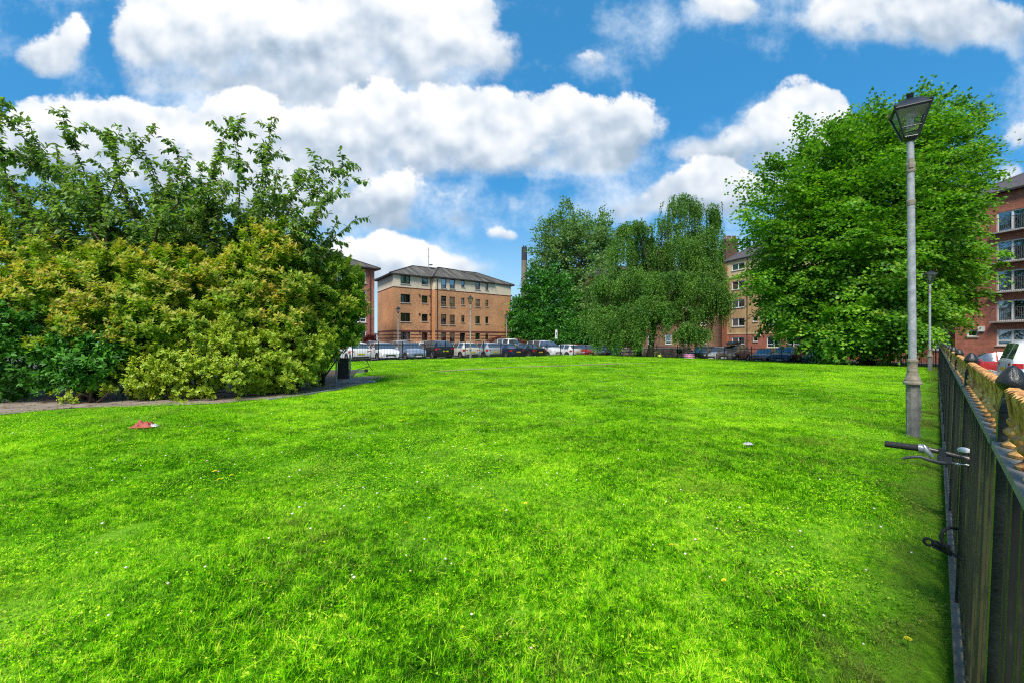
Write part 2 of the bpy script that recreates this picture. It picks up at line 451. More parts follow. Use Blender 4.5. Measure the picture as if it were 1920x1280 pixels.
A_, B_ = np.meshgrid(np.linspace(0, 1, NA), np.linspace(0, 1, NB))
P2 = ((1-A_)*(1-B_))[..., None]*LA+(A_*(1-B_))[..., None]*LB+(A_*B_)[..., None]*LC+((1-A_)*B_)[..., None]*LD
Lz = lawn_z(P2[..., 0], P2[..., 1])
V = np.concatenate([P2, Lz[..., None]], -1).reshape(-1, 3)
idx = np.arange(NA*NB).reshape(NB, NA)
fc = np.stack([idx[:-1, :-1], idx[:-1, 1:], idx[1:, 1:], idx[1:, :-1]], -1).reshape(-1, 4)
rim = np.concatenate([idx[0, :], idx[1:, -1], idx[-1, -2::-1], idx[-2:0:-1, 0]])
low = V[rim].copy(); low[:, 2] -= .9
k0 = len(V); V = np.concatenate([V, low])
r = np.arange(len(rim)); r2 = (r+1) % len(rim)
fc = np.concatenate([fc, np.stack([rim[r], k0+r, k0+r2, rim[r2]], -1)])
lw = np_mesh('lawn', V, fc, M['lawn'], smooth=False); tag(lw, kind='structure')

def in_poly(x, y, poly):
    inside = np.zeros(x.shape, bool); n = len(poly)
    for i in range(n):
        x1, y1 = poly[i][:2]; x2, y2 = poly[(i+1) % n][:2]
        c = ((y1 > y) != (y2 > y)) & (x < (x2-x1)*(y-y1)/(y2-y1+1e-12)+x1)
        inside ^= c
    return inside

edge_px = [(-500, 850), (-200, 805), (0, 778), (120, 766), (250, 762), (400, 757), (560, 742), (640, 728), (690, 718), (712, 711), (722, 706)]
bed_px = [(-500, 792), (-200, 768), (0, 750), (120, 749), (250, 750), (400, 746), (500, 741), (570, 731), (620, 720), (660, 708), (700, 704), (720, 703)]
path_edge = [on_ground(*p) for p in edge_px]; bed_edge = [on_ground(*p) for p in bed_px]
def strip(name, a, b, mat, z):
    """sheet between two polylines"""
    def resample(P, n=90):
        P = np.array(P); s = np.r_[0, np.cumsum(np.linalg.norm(np.diff(P, axis=0), axis=1))]
        q = np.linspace(0, s[-1], n); return np.stack([np.interp(q, s, P[:, i]) for i in range(3)], -1)
    a, b = resample(a), resample(b)
    jit = RNG.normal(0, .025, (len(a), 1))
    a = a+jit*np.array([.5, -1, 0])
    k = 5; rows = [a*(1-i/(k-1))+b*i/(k-1) for i in range(k)]
    V = np.concatenate(rows); V[:, 2] = lawn_z(V[:, 0], V[:, 1])+z
    idx = np.arange(len(V)).reshape(k, -1)
    fc = np.stack([idx[:-1, :-1], idx[:-1, 1:], idx[1:, 1:], idx[1:, :-1]], -1).reshape(-1, 4)
    return np_mesh(name, V, fc, mat, smooth=True)
M['path'] = simple('worn_tarmac_path', (.13, .10, .075), .95, scale=2.2, bump=.4, world=True, col2=(.30, .24, .185), detail=8)
M['soil'] = simple('leaf_strewn_soil', (.035, .024, .014), .95, scale=5, bump=.5, world=True, col2=(.11, .07, .035), detail=8)
ph = strip('path', path_edge, bed_edge, M['path'], .012); tag(ph, kind='structure')
bed_back = [on_ground(-500, 740), on_ground(-200, 725), on_ground(0, 712), on_ground(200, 700), on_ground(400, 695), on_ground(560, 694), on_ground(640, 693), on_ground(668, 698)]
bd = strip('bed_soil', bed_edge[:-2], bed_back, M['soil'], .008); tag(bd, kind='structure')
kb = MB()
kpts = [on_ground(px, py) for px, py in [(500, 750), (560, 743), (600, 736), (640, 729)]]
for a, b in zip(kpts[:-1], kpts[1:]):
    d = b-a; L = np.linalg.norm(d); kb.box((a+b)/2+np.array([0, .03, .012]), (L-.01, .05, .06), math.atan2(d[1], d[0]))
ke = kb.build('path_edging', M['concrete']); tag(ke, kind='structure')
nogrow = [list(map(tuple, np.array(path_edge)[:, :2]+np.array([0, .02])))+list(map(tuple, np.array(bed_back)[::-1, :2]))]
nogrow2 = [list(map(tuple, np.array(path_edge)[:, :2]))+list(map(tuple, np.array(bed_edge)[::-1, :2]))]

# worn line across the lawn, where feet have cut a shallow dry track
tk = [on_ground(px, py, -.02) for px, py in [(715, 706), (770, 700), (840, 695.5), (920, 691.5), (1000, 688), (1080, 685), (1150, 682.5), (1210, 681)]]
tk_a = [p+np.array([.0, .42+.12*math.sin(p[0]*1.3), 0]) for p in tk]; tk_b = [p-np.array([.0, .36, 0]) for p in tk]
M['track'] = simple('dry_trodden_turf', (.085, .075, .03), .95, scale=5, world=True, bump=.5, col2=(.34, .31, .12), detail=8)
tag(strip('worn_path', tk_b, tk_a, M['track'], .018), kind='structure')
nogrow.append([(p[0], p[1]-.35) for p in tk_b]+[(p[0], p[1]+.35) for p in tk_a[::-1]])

# street on the far side of the railing
def ribbon(name, a, b, o0, o1, mat, z, n=60):
    q = np.linspace(a, b, n); P0 = np.stack([.12+.996*q, q], -1)
    rows = [P0+RN*o for o in np.linspace(o0, o1, 4)]
    V = np.concatenate(rows); zz = np.maximum(ground_z(V[:, 0], V[:, 1]), -.6)+z
    V = np.concatenate([V, zz[:, None]], -1)
    idx = np.arange(len(V)).reshape(4, -1)
    fc = np.stack([idx[:-1, :-1], idx[1:, :-1], idx[1:, 1:], idx[:-1, 1:]], -1).reshape(-1, 4)
    o = np_mesh(name, V, fc, mat, smooth=True); return tag(o, kind='structure')
ribbon('pavement', -5, 29, .06, 2.0, M['pavement'], .11)
kb = MB()
for k in range(36):
    q = -5+k*.96; p = np.array([.12+.996*q, q])+RN*2.08
    kb.box((p[0], p[1], ground_z(p[0], p[1])+.03), (1.34, .15, .2), math.pi/4)
tag(kb.build('kerb', M['kerb']), kind='structure')

# ---------------- grass: three kinds of turf tuft, many copies (one object, nobody could count it)
def blade_mat():
    m, t, out = new_mat('grass_blade')
    geo = t.n('ShaderNodeNewGeometry'); pos = geo.outputs['Position']; rnd = geo.outputs['Random Per Island']
    a = t.noise(pos, .30, 3, .6); b = t.noise(pos, 1.7, 4, .65)
    c9 = t.noise(pos, 8.5, 3, .6); c30 = t.noise(pos, 27, 2, .6)
    f = t.m('ADD', t.m('ADD', t.m('MULTIPLY', t.m('SUBTRACT', a, .5), 1.5), t.m('MULTIPLY', t.m('SUBTRACT', b, .5), 1.5)), t.m('ADD', t.m('MULTIPLY_ADD', rnd, 1.15, -.16), t.m('MULTIPLY_ADD', t.m('SUBTRACT', c9, .52), 1.5, t.m('MULTIPLY', t.m('SUBTRACT', c30, .5), 2.2))), clamp=True)
    col = t.ramp(f, [(.0, (.030, .13, .003, 1)), (.33, (.145, .52, .002, 1)), (.66, (.33, .76, .004, 1)), (.86, (.52, .86, .010, 1)), (1, (.78, .90, .06, 1))])
    dull = t.m('MULTIPLY', t.mapr(t.noise(pos, .75, 5, .65), .52, .70, 0, .62), t.mapr(rnd, .1, .9, .5, 1.0))       # thin, mossy, trodden patches
    col = t.mix(dull, col, (.30, .40, .045, 1))
    dry = t.m('MULTIPLY', t.m('GREATER_THAN', rnd, .90), t.mapr(t.noise(pos, .9, 3, .6), .42, .62, .15, 1))
    col = t.mix(dry, col, (.60, .55, .13, 1))
    sx = t.n('ShaderNodeSeparateXYZ'); t.l(pos, sx.inputs[0])
    rd = t.m('ADD', t.m('MULTIPLY', sx.outputs[0], -.7085), t.m('MULTIPLY', sx.outputs[1], .7057))     # distance from the railing
    wb = t.m('MULTIPLY', t.mapr(t.m('ADD', rd, t.m('MULTIPLY', t.m('SUBTRACT', b, .5), 1.2)), .03, .34, 1, 0), .6)
    col = t.mix(wb, col, (.40, .36, .10, 1))
    d = t.n('ShaderNodeBsdfPrincipled'); d.inputs['Roughness'].default_value = .6; d.inputs['Specular IOR Level'].default_value = .06
    t.l(col, d.inputs['Base Color'])
    tr = t.n('ShaderNodeBsdfTranslucent'); t.l(t.mix(1, col, (1.1, 1.2, .5, 1), 'MULTIPLY'), tr.inputs[0])
    mx = t.n('ShaderNodeMixShader'); mx.inputs[0].default_value = .42
    t.l(d.outputs[0], mx.inputs[1]); t.l(tr.outputs[0], mx.inputs[2]); t.l(mx.outputs[0], out.inputs[0])
    return m
M['blade'] = blade_mat()
proto = bpy.data.collections.new('turf_tufts')
def turf(name, n, size, lmin, lmax, wid, lean, clover=0, clump=0):
    V = []; Fq = []
    xy = RNG.uniform(-size/2, size/2, (n, 2))
    if clump:
        cc = RNG.uniform(-size*.42, size*.42, (clump, 2)); pick = RNG.integers(0, clump, n)
        xy = np.where(RNG.random((n, 1)) < .75, cc[pick]+RNG.normal(0, .035, (n, 2)), xy)
    L = RNG.uniform(lmin, lmax, n)*RNG.uniform(.7, 1.15, n); a = RNG.uniform(0, 2*np.pi, n); le = np.abs(RNG.normal(0, lean, n))+.12
    d = np.stack([np.cos(a), np.sin(a)], -1); sd = np.stack([-np.sin(a), np.cos(a)], -1)
    w = wid*RNG.uniform(.6, 1.3, n)
    tw = RNG.normal(0, .6, n); sd3 = np.stack([sd[:, 0]*np.cos(tw), sd[:, 1]*np.cos(tw), np.sin(tw)*.6], -1)
    base = np.concatenate([xy, -np.full((n, 1), .012)], -1)
    def pt(s):
        h = L*(s-.35*le*s*s); o = L*le*s*s*1.1
        return base+np.concatenate([d*o[:, None], h[:, None]], -1)
    pts = [(0, 1.0), (.5, .85), (1, .12)]
    rows = []
    for s, k in pts:
        c = pt(s); rows += [c-sd3*(w*k/2)[:, None], c+sd3*(w*k/2)[:, None]]
    V = np.stack(rows, 1).reshape(-1, 3)
    o = np.arange(n)[:, None]*6
    f = np.concatenate([o+np.array([[0, 1, 3, 2]]), o+np.array([[2, 3, 5, 4]])], 0)
    if clover:
        m = clover*3
        cxy = np.repeat(RNG.uniform(-size/2, size/2, (clover, 2)), 3, 0); ch = np.repeat(RNG.uniform(.015, .045, clover), 3)
        ca = np.repeat(RNG.uniform(0, 6.28, clover), 3)+np.tile([0, 2.09, 4.19], clover); rr = np.repeat(RNG.uniform(.0035, .0068, clover), 3)
        ctr = np.stack([cxy[:, 0]+np.cos(ca)*rr, cxy[:, 1]+np.sin(ca)*rr, ch], -1)
        q = []
        for k in range(4):
            b = ca+math.pi/4+k*math.pi/2
            q.append(ctr+np.stack([np.cos(b)*rr, np.sin(b)*rr, RNG.normal(0, .003, m)], -1))
        Vc = np.stack(q, 1).reshape(-1, 3); oc = len(V)+np.arange(m)[:, None]*4
        V = np.concatenate([V, Vc]); f = np.concatenate([f, oc+np.array([[0, 1, 2, 3]])])
    ob = np_mesh(name, V, f, M['blade']); C.objects.unlink(ob); proto.objects.link(ob)
    return ob
turf('tuft_a', 5200, .80, .022, .050, .0036, .60, clover=60)
turf('tuft_b', 4200, .80, .028, .075, .0042, .75, clover=0, clump=16)
turf('tuft_c', 3600, .80, .016, .036, .0036, .70, clover=460)
turf('tuft_d', 3000, .80, .035, .092, .0048, 1.0, clover=40, clump=12)

pts = []; 
def scatter(r0, r1, step, smin, smax):
    xs = np.arange(-60, 40, step); ys = np.arange(.6, 51, step)
    x, y = np.meshgrid(xs, ys); x = x.ravel()+RNG.uniform(-.5, .5, x.size)*step; y = y.ravel()+RNG.uniform(-.5, .5, y.size)*step
    r = np.hypot(x, y)
    ok = (r >= r0) & (r < r1) & (np.abs(x) < 1.75*y+1.4)
    quad = [tuple(LA+RD*0-RN*.10), tuple(LB-RN*.10), tuple(LC), tuple(LD)]
    ok &= in_poly(x, y, quad)
    for pl in nogrow: ok &= ~in_poly(x, y, pl)
    x, y = x[ok], y[ok]
    return x, y, RNG.uniform(smin, smax, len(x))
xs, ys, ss = [], [], []
for args in ((0, 9, .40, .75, 1.1), (9, 20, .62, .95, 1.35), (20, 60, 1.0, 1.35, 1.9)):
    a, b, c = scatter(*args); xs.append(a); ys.append(b); ss.append(c)
xs, ys, ss = map(np.concatenate, (xs, ys, ss))
# keep whole tufts out of the fence line and the path by shrinking near them
dr = -(xs*RN[0]+(ys)*RN[1])+.12*RN[0]
ss = np.where(dr < .45, np.minimum(ss, .35+.6*np.maximum(dr-.1, 0)), ss)
zz = lawn_z(xs, ys)
# tuft kind by slow patches
hsh = np.sin(xs*.9+1.3*np.sin(ys*.6))+np.sin(ys*1.1+1.7*np.sin(xs*.5))+RNG.normal(0, .7, len(xs))
kindi = np.where(hsh > 1.75, 3, np.where(hsh > .5, 1, np.where(hsh > -.9, 0, 2)))
ex = np.where((kindi == 3) | (kindi == 1))[0]                 # a plain short sward under the tussocky patches
j2 = RNG.uniform(-.15, .15, (2, len(ex)))
xs, ys, ss = np.r_[xs, xs[ex]+j2[0]], np.r_[ys, ys[ex]+j2[1]], np.r_[ss, ss[ex]]
zz = lawn_z(xs, ys); kindi = np.r_[kindi, np.zeros(len(ex), int)]
me = bpy.data.meshes.new('grass'); me.vertices.add(len(xs)); me.vertices.foreach_set('co', np.stack([xs, ys, zz], -1).astype(np.float32).ravel())
me.materials.append(M['blade'])
for an, ty, av in (('kind_index', 'INT', kindi.astype(np.int32)), ('turn', 'FLOAT', RNG.uniform(0, 6.28, len(xs)).astype(np.float32)), ('size', 'FLOAT', ss.astype(np.float32))):
    at = me.attributes.new(an, ty, 'POINT'); at.data.foreach_set('value', av)
gr = bpy.data.objects.new('grass', me); C.objects.link(gr)
tag(gr, 'short bright green lawn grass with clover', 'grass', kind='stuff')
ng = bpy.data.node_groups.new('grass_spread', 'GeometryNodeTree')
ng.interface.new_socket('Geometry', in_out='INPUT', socket_type='NodeSocketGeometry')
ng.interface.new_socket('Geometry', in_out='OUTPUT', socket_type='NodeSocketGeometry')
gi = ng.nodes.new('NodeGroupInput'); go = ng.nodes.new('NodeGroupOutput')
m2p = ng.nodes.new('GeometryNodeMeshToPoints'); iop = ng.nodes.new('GeometryNodeInstanceOnPoints')
ci = ng.nodes.new('GeometryNodeCollectionInfo'); ci.inputs['Collection'].default_value = proto
ci.inputs['Separate Children'].default_value = True; ci.inputs['Reset Children'].default_value = True
def named(n, ty):
    nd = ng.nodes.new('GeometryNodeInputNamedAttribute'); nd.data_type = ty; nd.inputs['Name'].default_value = n; return nd.outputs['Attribute']
cx = ng.nodes.new('ShaderNodeCombineXYZ'); ng.links.new(named('turn', 'FLOAT'), cx.inputs[2])
ng.links.new(gi.outputs[0], m2p.inputs[0]); ng.links.new(m2p.outputs[0], iop.inputs['Points'])
ng.links.new(ci.outputs[0], iop.inputs['Instance']); iop.inputs['Pick Instance'].default_value = True
ng.links.new(named('kind_index', 'INT'), iop.inputs['Instance Index'])
ng.links.new(cx.outputs[0], iop.inputs['Rotation'])
ng.links.new(named('size', 'FLOAT'), iop.inputs['Scale'])
ng.links.new(iop.outputs[0], go.inputs[0])
md = gr.modifiers.new('spread', 'NODES'); md.node_group = ng

# clover heads: small pale balls of florets on short stems, far too many to count
def clover():
    n = 9500
    y = np.abs(RNG.uniform(.0, 1, n))**.62*44+1.6; x = RNG.uniform(-1.5, 1.5, n)*y
    keep = (np.sin(x*.55+2*np.sin(y*.21))+np.sin(y*.5+1.6*np.sin(x*.33))+RNG.normal(0, .7, n)) > .25
    keep &= in_poly(x, y, [tuple(LA-RN*.2), tuple(LB-RN*.2), tuple(LC), tuple(LD)])
    for pl in nogrow: keep &= ~in_poly(x, y, pl)
    x, y = x[keep], y[keep]; n = len(x)
    bm = bmesh.new(); bmesh.ops.create_icosphere(bm, subdivisions=1, radius=1)
    bv = np.array([v.co[:] for v in bm.verts]); bf = np.array([[v.index for v in f.verts] for f in bm.faces]); bm.free()
    bv = bv*np.where(RNG.random((len(bv), 1)) < .5, 1.0, .8)
    h = RNG.uniform(.035, .075, n); r = RNG.uniform(.007, .013, n)*(1+np.minimum(y, 40)*.012)
    V = bv[None]*np.stack([r, r, r*.8], -1)[:, None]+np.stack([x, y, lawn_z(x, y)+h], -1)[:, None]
    V = V.reshape(-1, 3); f = (np.arange(n)[:, None, None]*len(bv)+bf[None]).reshape(-1, 3)
    m, t, out = new_mat('clover_floret')
    p = t.n('ShaderNodeBsdfPrincipled'); p.inputs['Roughness'].default_value = .8
    t.l(t.ramp(t.n('ShaderNodeNewGeometry').outputs['Random Per Island'], [(0, (.72, .66, .42, 1)), (.6, (.75, .70, .55, 1)), (.8, (.62, .42, .36, 1)), (1, (.80, .78, .66, 1))]), p.inputs['Base Color'])
    t.l(p.outputs[0], out.inputs[0])
    tag(np_mesh('clover_flowers', V, f, m), 'pale clover heads dotted through the lawn', 'clover', kind='stuff')
clover()
# ------------------------------------------------------------------ plants
DIAMOND = (np.array([(0, 0, 0), (.45, .5, .07), (1, 0, -.10), (.45, -.5, .07)]), np.array([(0, 1, 2, 2), (0, 2, 3, 3)]))
DIAMOND = (DIAMOND[0], [(0, 1, 2), (0, 2, 3)])
LEAF = (np.array([(0, 0, 0), (.30, .44, .07), (.72, .34, .02), (1, 0, -.16), (.72, -.34, .02), (.30, -.44, .07), (.33, 0, 0), (.72, 0, -.06)]),
        [(0, 6, 1), (6, 7, 2), (6, 2, 1), (7, 3, 2), (0, 5, 6), (6, 5, 4), (6, 4, 7), (7, 4, 3)])
# variegated leaf: dark green middle with a pale rim ('edge' attribute)
VARI = (np.array([(0, 0, 0), (.30, .46, .05), (.75, .36, .03), (1, 0, -.06), (.75, -.36, .03), (.30, -.46, .05),
                  (.10, 0, 0), (.35, .24, .01), (.68, .18, 0), (.84, 0, -.03), (.68, -.18, 0), (.35, -.24, .01)]),
        [(6, 7, 11), (7, 8, 10), (7, 10, 11), (8, 9, 10), (0, 1, 7), (0, 7, 6), (1, 2, 8), (1, 8, 7), (2, 3, 9), (2, 9, 8), (3, 4, 10), (3, 10, 9), (4, 5, 11), (4, 11, 10), (5, 0, 6), (5, 6, 11)])
VARI_EDGE = np.array([1, 1, 1, 1, 1, 1, 0, 0, 0, 0, 0, 0], float)
# five-lobed maple leaf, simplified
LOBED = (np.array([(0, 0, 0), (.10, .45, .06), (.42, .30, .03), (.55, .62, -.03), (.70, .22, .0), (1, 0, -.12), (.70, -.22, .0), (.55, -.62, -.03), (.42, -.30, .03), (.10, -.45, .06)]),
         [(0, 1, 2), (2, 3, 4), (0, 2, 4), (0, 4, 5), (0, 5, 6), (0, 6, 8), (8, 6, 7), (0, 8, 9)])

def unit(v): return v/(np.linalg.norm(v, axis=-1, keepdims=True)+1e-9)

def leaf_mesh(name, P, A, N, L, Wd, tpl, mat, parent, tint=None, edge=None):
    T, Fs = tpl
    A = unit(A); S = unit(np.cross(N, A)); N = np.cross(A, S)
    n = len(P); k = len(T)
    V = P[:, None]+L[:, None, None]*T[None, :, 0, None]*A[:, None]+Wd[:, None, None]*T[None, :, 1, None]*S[:, None]+L[:, None, None]*T[None, :, 2, None]*N[:, None]
    Fs = np.array(Fs)
    f = (np.arange(n)[:, None, None]*k+Fs[None]).reshape(-1, Fs.shape[1])
    attr = {}
    if tint is not None: attr['tint'] = np.repeat(tint, k)
    if edge is not None: attr['edge'] = np.tile(edge, n)
    return np_mesh(name, V.reshape(-1, 3), f, mat, parent, attr or None)

def curve(a, b, sag=0.0, bend=None, n=7):
    a, b = np.array(a, float), np.array(b, float)
    t = np.linspace(0, 1, n)[:, None]
    p = a*(1-t)+b*t
    k = 4*t*(1-t)
    p[:, 2] += (k*sag)[:, 0]
    if bend is not None: p += k*np.array(bend)
    return p

M['bark'] = simple('grey_brown_bark', (.045, .033, .024), .95, scale=9, bump=.6, col2=(.12, .095, .07))
M['birch_bark'] = simple('dark_birch_bark', (.03, .025, .022), .95, scale=6, bump=.6, col2=(.14, .12, .10))
M['twig'] = simple('brown_twig', (.06, .035, .022), .8, scale=12)
M['maple_leaf'] = leaf_mat('maple_leaf', (.024, .085, .006, 1), (.080, .24, .010, 1), (.23, .45, .02, 1), .40, tip=[(.28, .48, .02, 1), (.40, .55, .03, 1), (.36, .32, .05, 1)], noise_scale=.45)
M['cherry_leaf'] = leaf_mat('cherry_leaf', (.055, .12, .022, 1), (.13, .235, .042, 1), (.26, .39, .075, 1), .48, tip=[(.10, .12, .02, 1), (.16, .08, .03, 1), (.08, .14, .02, 1)], spec=.55, noise_scale=1.0)
M['birch_leaf'] = leaf_mat('birch_leaf', (.026, .082, .012, 1), (.066, .175, .020, 1), (.19, .34, .04, 1), .40, noise_scale=.55)
M['sycamore_leaf'] = leaf_mat('broad_tree_leaf', (.010, .065, .008, 1), (.034, .15, .012, 1), (.09, .29, .022, 1), .28, noise_scale=.28)
M['poplar_leaf'] = leaf_mat('grey_green_leaf', (.05, .12, .03, 1), (.12, .23, .055, 1), (.23, .35, .11, 1), .38, noise_scale=.30)
M['gold_leaf'] = leaf_mat('gold_tipped_leaf', (.045, .14, .008, 1), (.15, .30, .012, 1), (.35, .48, .022, 1), .42, tip=[(.60, .62, .05, 1), (.64, .50, .08, 1), (.55, .30, .10, 1)], noise_scale=1.2)
M['vari_leaf'] = leaf_mat('variegated_leaf', (.035, .13, .004, 1), (.08, .23, .006, 1), (.18, .34, .010, 1), .25, edge=(.74, .74, .05, 1), spec=.5, noise_scale=2)
M['laurel_leaf'] = leaf_mat('dark_glossy_leaf', (.016, .075, .006, 1), (.038, .15, .009, 1), (.09, .27, .014, 1), .22, spec=.3, rough=.5, noise_scale=1.2)
M['bank_leaf'] = leaf_mat('bank_weeds', (.05, .08, .015, 1), (.11, .15, .03, 1), (.20, .20, .06, 1), .3, noise_scale=.5)
M['purple_leaf'] = leaf_mat('purple_leaf', (.05, .010, .012, 1), (.11, .018, .018, 1), (.20, .045, .03, 1), .25, noise_scale=1.0)

def ell(px, py, d, rx, ry, rz=None):
    """ellipsoid from its picture size at distance d: centre, radii in metres"""
    c = W(px, py, d); a = rx*d/F; b = ry*d/F; tn = abs(px-960)/F
    if rz is None: a = a/math.sqrt(1+.72*tn*tn); rz = a*.85
    else: a = math.sqrt(max(a*a-(tn*rz)**2, .45*a*a))
    return c, np.array([a, rz, b])

def sample_crown(els, n, shell=.55, lump=.16, low=None, weights=None):
    """points in a union of ellipsoids, mostly in their outer shell; outward normals"""
    vol = np.array([np.prod(r)**.75 for _, r in els])
    if weights is not None: vol = vol*np.array(weights)
    pick = RNG.choice(len(els), n, p=vol/vol.sum())
    cs = np.array([c for c, _ in els])[pick]; rs = np.array([r for _, r in els])[pick]
    u = unit(RNG.normal(size=(n, 3)))
    lumpf = 1+lump*np.sin(u[:, 0]*7+pick)*np.sin(u[:, 1]*6+1.7*pick)*np.sin(u[:, 2]*8+.6*pick)*2
    rr = np.where(RNG.random(n) < .78, RNG.uniform(shell, 1.0, n)**.6, RNG.uniform(.25, shell, n))*lumpf
    p = cs+u*rs*rr[:, None]
    keep = np.ones(n, bool)
    for i, (c, r) in enumerate(els):                       # drop what is buried deep in a neighbour
        q = np.linalg.norm((p-c)/r, axis=1)
        keep &= ~((q < .62) & (pick != i) & (RNG.random(n) < .75))
    if low is not None: keep &= p[:, 2] > low
    nn = unit(u/rs)
    return p[keep], nn[keep], rr[keep]

def sprays(P, Nn, per, size, flat, lift=.35, spread=.55):
    """clusters -> leaves: positions, axes and normals in flattened fans pointing outwards"""
    n = len(P)
    ax = unit(Nn+np.stack([np.zeros(n), np.zeros(n), np.full(n, lift-.2)], -1)+RNG.normal(0, .25, (n, 3)))
    up = unit(np.array([0, 0, 1.0])+.55*Nn*np.array([1, 1, .3])+RNG.normal(0, .15, (n, 3)))
    sd = unit(np.cross(up, ax)); up = np.cross(ax, sd)
    s = size*RNG.uniform(.65, 1.35, n)
    k = per
    a = RNG.normal(0, .45, (n, k)); b = RNG.normal(0, .42, (n, k)); h = RNG.normal(0, flat, (n, k))
    b *= (1-.35*np.clip(a, -.5, 1))
    h -= .35*(a**2+b**2)                                    # the fan droops at its rim
    Q = P[:, None]+s[:, None, None]*(a[..., None]*ax[:, None]+b[..., None]*sd[:, None]+h[..., None]*up[:, None])
    la = unit(ax[:, None]*(.6+.5*a[..., None])+sd[:, None]*b[..., None]*1.6+RNG.normal(0, spread, (n, k, 3))+np.array([0, 0, -.25]))
    ln = unit(up[:, None]+RNG.normal(0, spread*.8, (n, k, 3)))
    tipness = np.clip(.5+a+.9*h/flat*.25, 0, 1)
    return Q.reshape(-1, 3), la.reshape(-1, 3), ln.reshape(-1, 3), tipness.reshape(-1)

def limbs(base, top_r, targets, r0, mat, parent, fork, trunk_n=8, name='trunk', r_end=.02, sub=0):
    mb = MB()
    base = np.array(base, float); fork = np.array(fork, float)
    tp = curve(base, fork, 0, RNG.normal(0, .06, 3)*np.array([1, 1, 0]), 6)
    rad = np.linspace(r0, top_r, 6); rad[0] *= 1.35
    tp[0, 2] -= .15
    mb.tube(tp, list(rad), trunk_n)
    for tgt in targets:
        tgt = np.array(tgt, float)
        f0 = base+(fork-base)*RNG.uniform(.65, 1.0)
        L = np.linalg.norm(tgt-f0)
        c = curve(f0, tgt, RNG.uniform(.02, .12)*L, RNG.normal(0, .05*L, 3), 8)
        ra = top_r*RNG.uniform(.45, .75)
        mb.tube(c, list(np.linspace(ra, r_end, 8)), 6)
        for _ in range(sub):
            i = RNG.integers(3, 7); q = c[min(i, 5)]+unit(RNG.normal(size=3)*.7+unit(tgt-f0))*L*RNG.uniform(.12, .25)
            mb.tube(curve(c[i], q, .03*L, None, 5), list(np.linspace(ra*.4, r_end*.6, 5)), 5)
    return mb.build(name, mat, parent, smooth=4)

# ---- the big maple in the corner of the lawn
def maple():
    D = 31.8
    root = thing('maple_tree', 'huge round bright green broadleaf tree on the lawn corner, foliage hanging to the grass', 'tree', W(1625, 640, D)*[1, 1, 0]+[0, 0, lawn_z(26.4, D)])
    o = np.array(root.location)
    els = [ell(1610, 480, D, 205, 190), ell(1735, 340, D-1, 125, 140), ell(1500, 450, D, 108, 130), ell(1600, 330, D+1, 150, 110),
           ell(1625, 600, D-1.5, 150, 72), ell(1785, 440, D-.5, 68, 118), ell(1470, 560, D, 70, 70), ell(1560, 620, D-2, 90, 55), ell(1790, 545, D, 60, 60), ell(1700, 262, D, 90, 72)]
    cm = W(1625, 480, D); els = [(cm+(c-cm)*np.array([.95, 1, .955]), r*np.array([.93, 1, .94])) for c, r in els]
    P, Nn, rr = sample_crown(els, 3400, .68, .22, low=-.15)
    # upswept shoots that break the top outline
    sh = []
    for px, py in [(1735, 172), (1762, 180), (1700, 200), (1800, 190), (1850, 215), (1862, 262), (1858, 330), (1640, 195), (1590, 215), (1565, 235), (1505, 262), (1450, 300), (1428, 318), (1400, 355), (1392, 400), (1384, 450), (1388, 520), (1400, 545), (1425, 590), (1835, 195), (1660, 205), (1845, 470), (1830, 520)]:
        tip = W(px, py, D+RNG.uniform(-2.5, 2.5)); cen = W(1630, 470, D)
        d = unit(tip-cen+np.array([0, 0, 1.5]))
        for s in np.linspace(0, 1, 7): sh.append((tip-d*s*2.0+RNG.normal(0, .13+.22*s, 3), d))
    P = np.concatenate([P, np.array([q[0] for q in sh])]); Nn = np.concatenate([Nn, np.array([q[1] for q in sh])])
    Q, A, N, tp = sprays(P, Nn, 72, 1.0, .06, lift=.1, spread=.42)
    up = np.clip(RNG.random(len(Q))*.8+.3*(tp-.5), 0, 1)
    L = RNG.uniform(.13, .21, len(Q))
    leaf_mesh('crown', Q-o, A, N, L, L*1.0, LOBED, M['maple_leaf'], root, tint=np.where(tp > .62, .85*up, 0))
    tg = P[RNG.choice(len(P)-190, 46, replace=False)]
    limbs((0, 0, 0), .22, tg-o, .42, M['bark'], root, (0.1, 0, 3.2), sub=1)
maple()

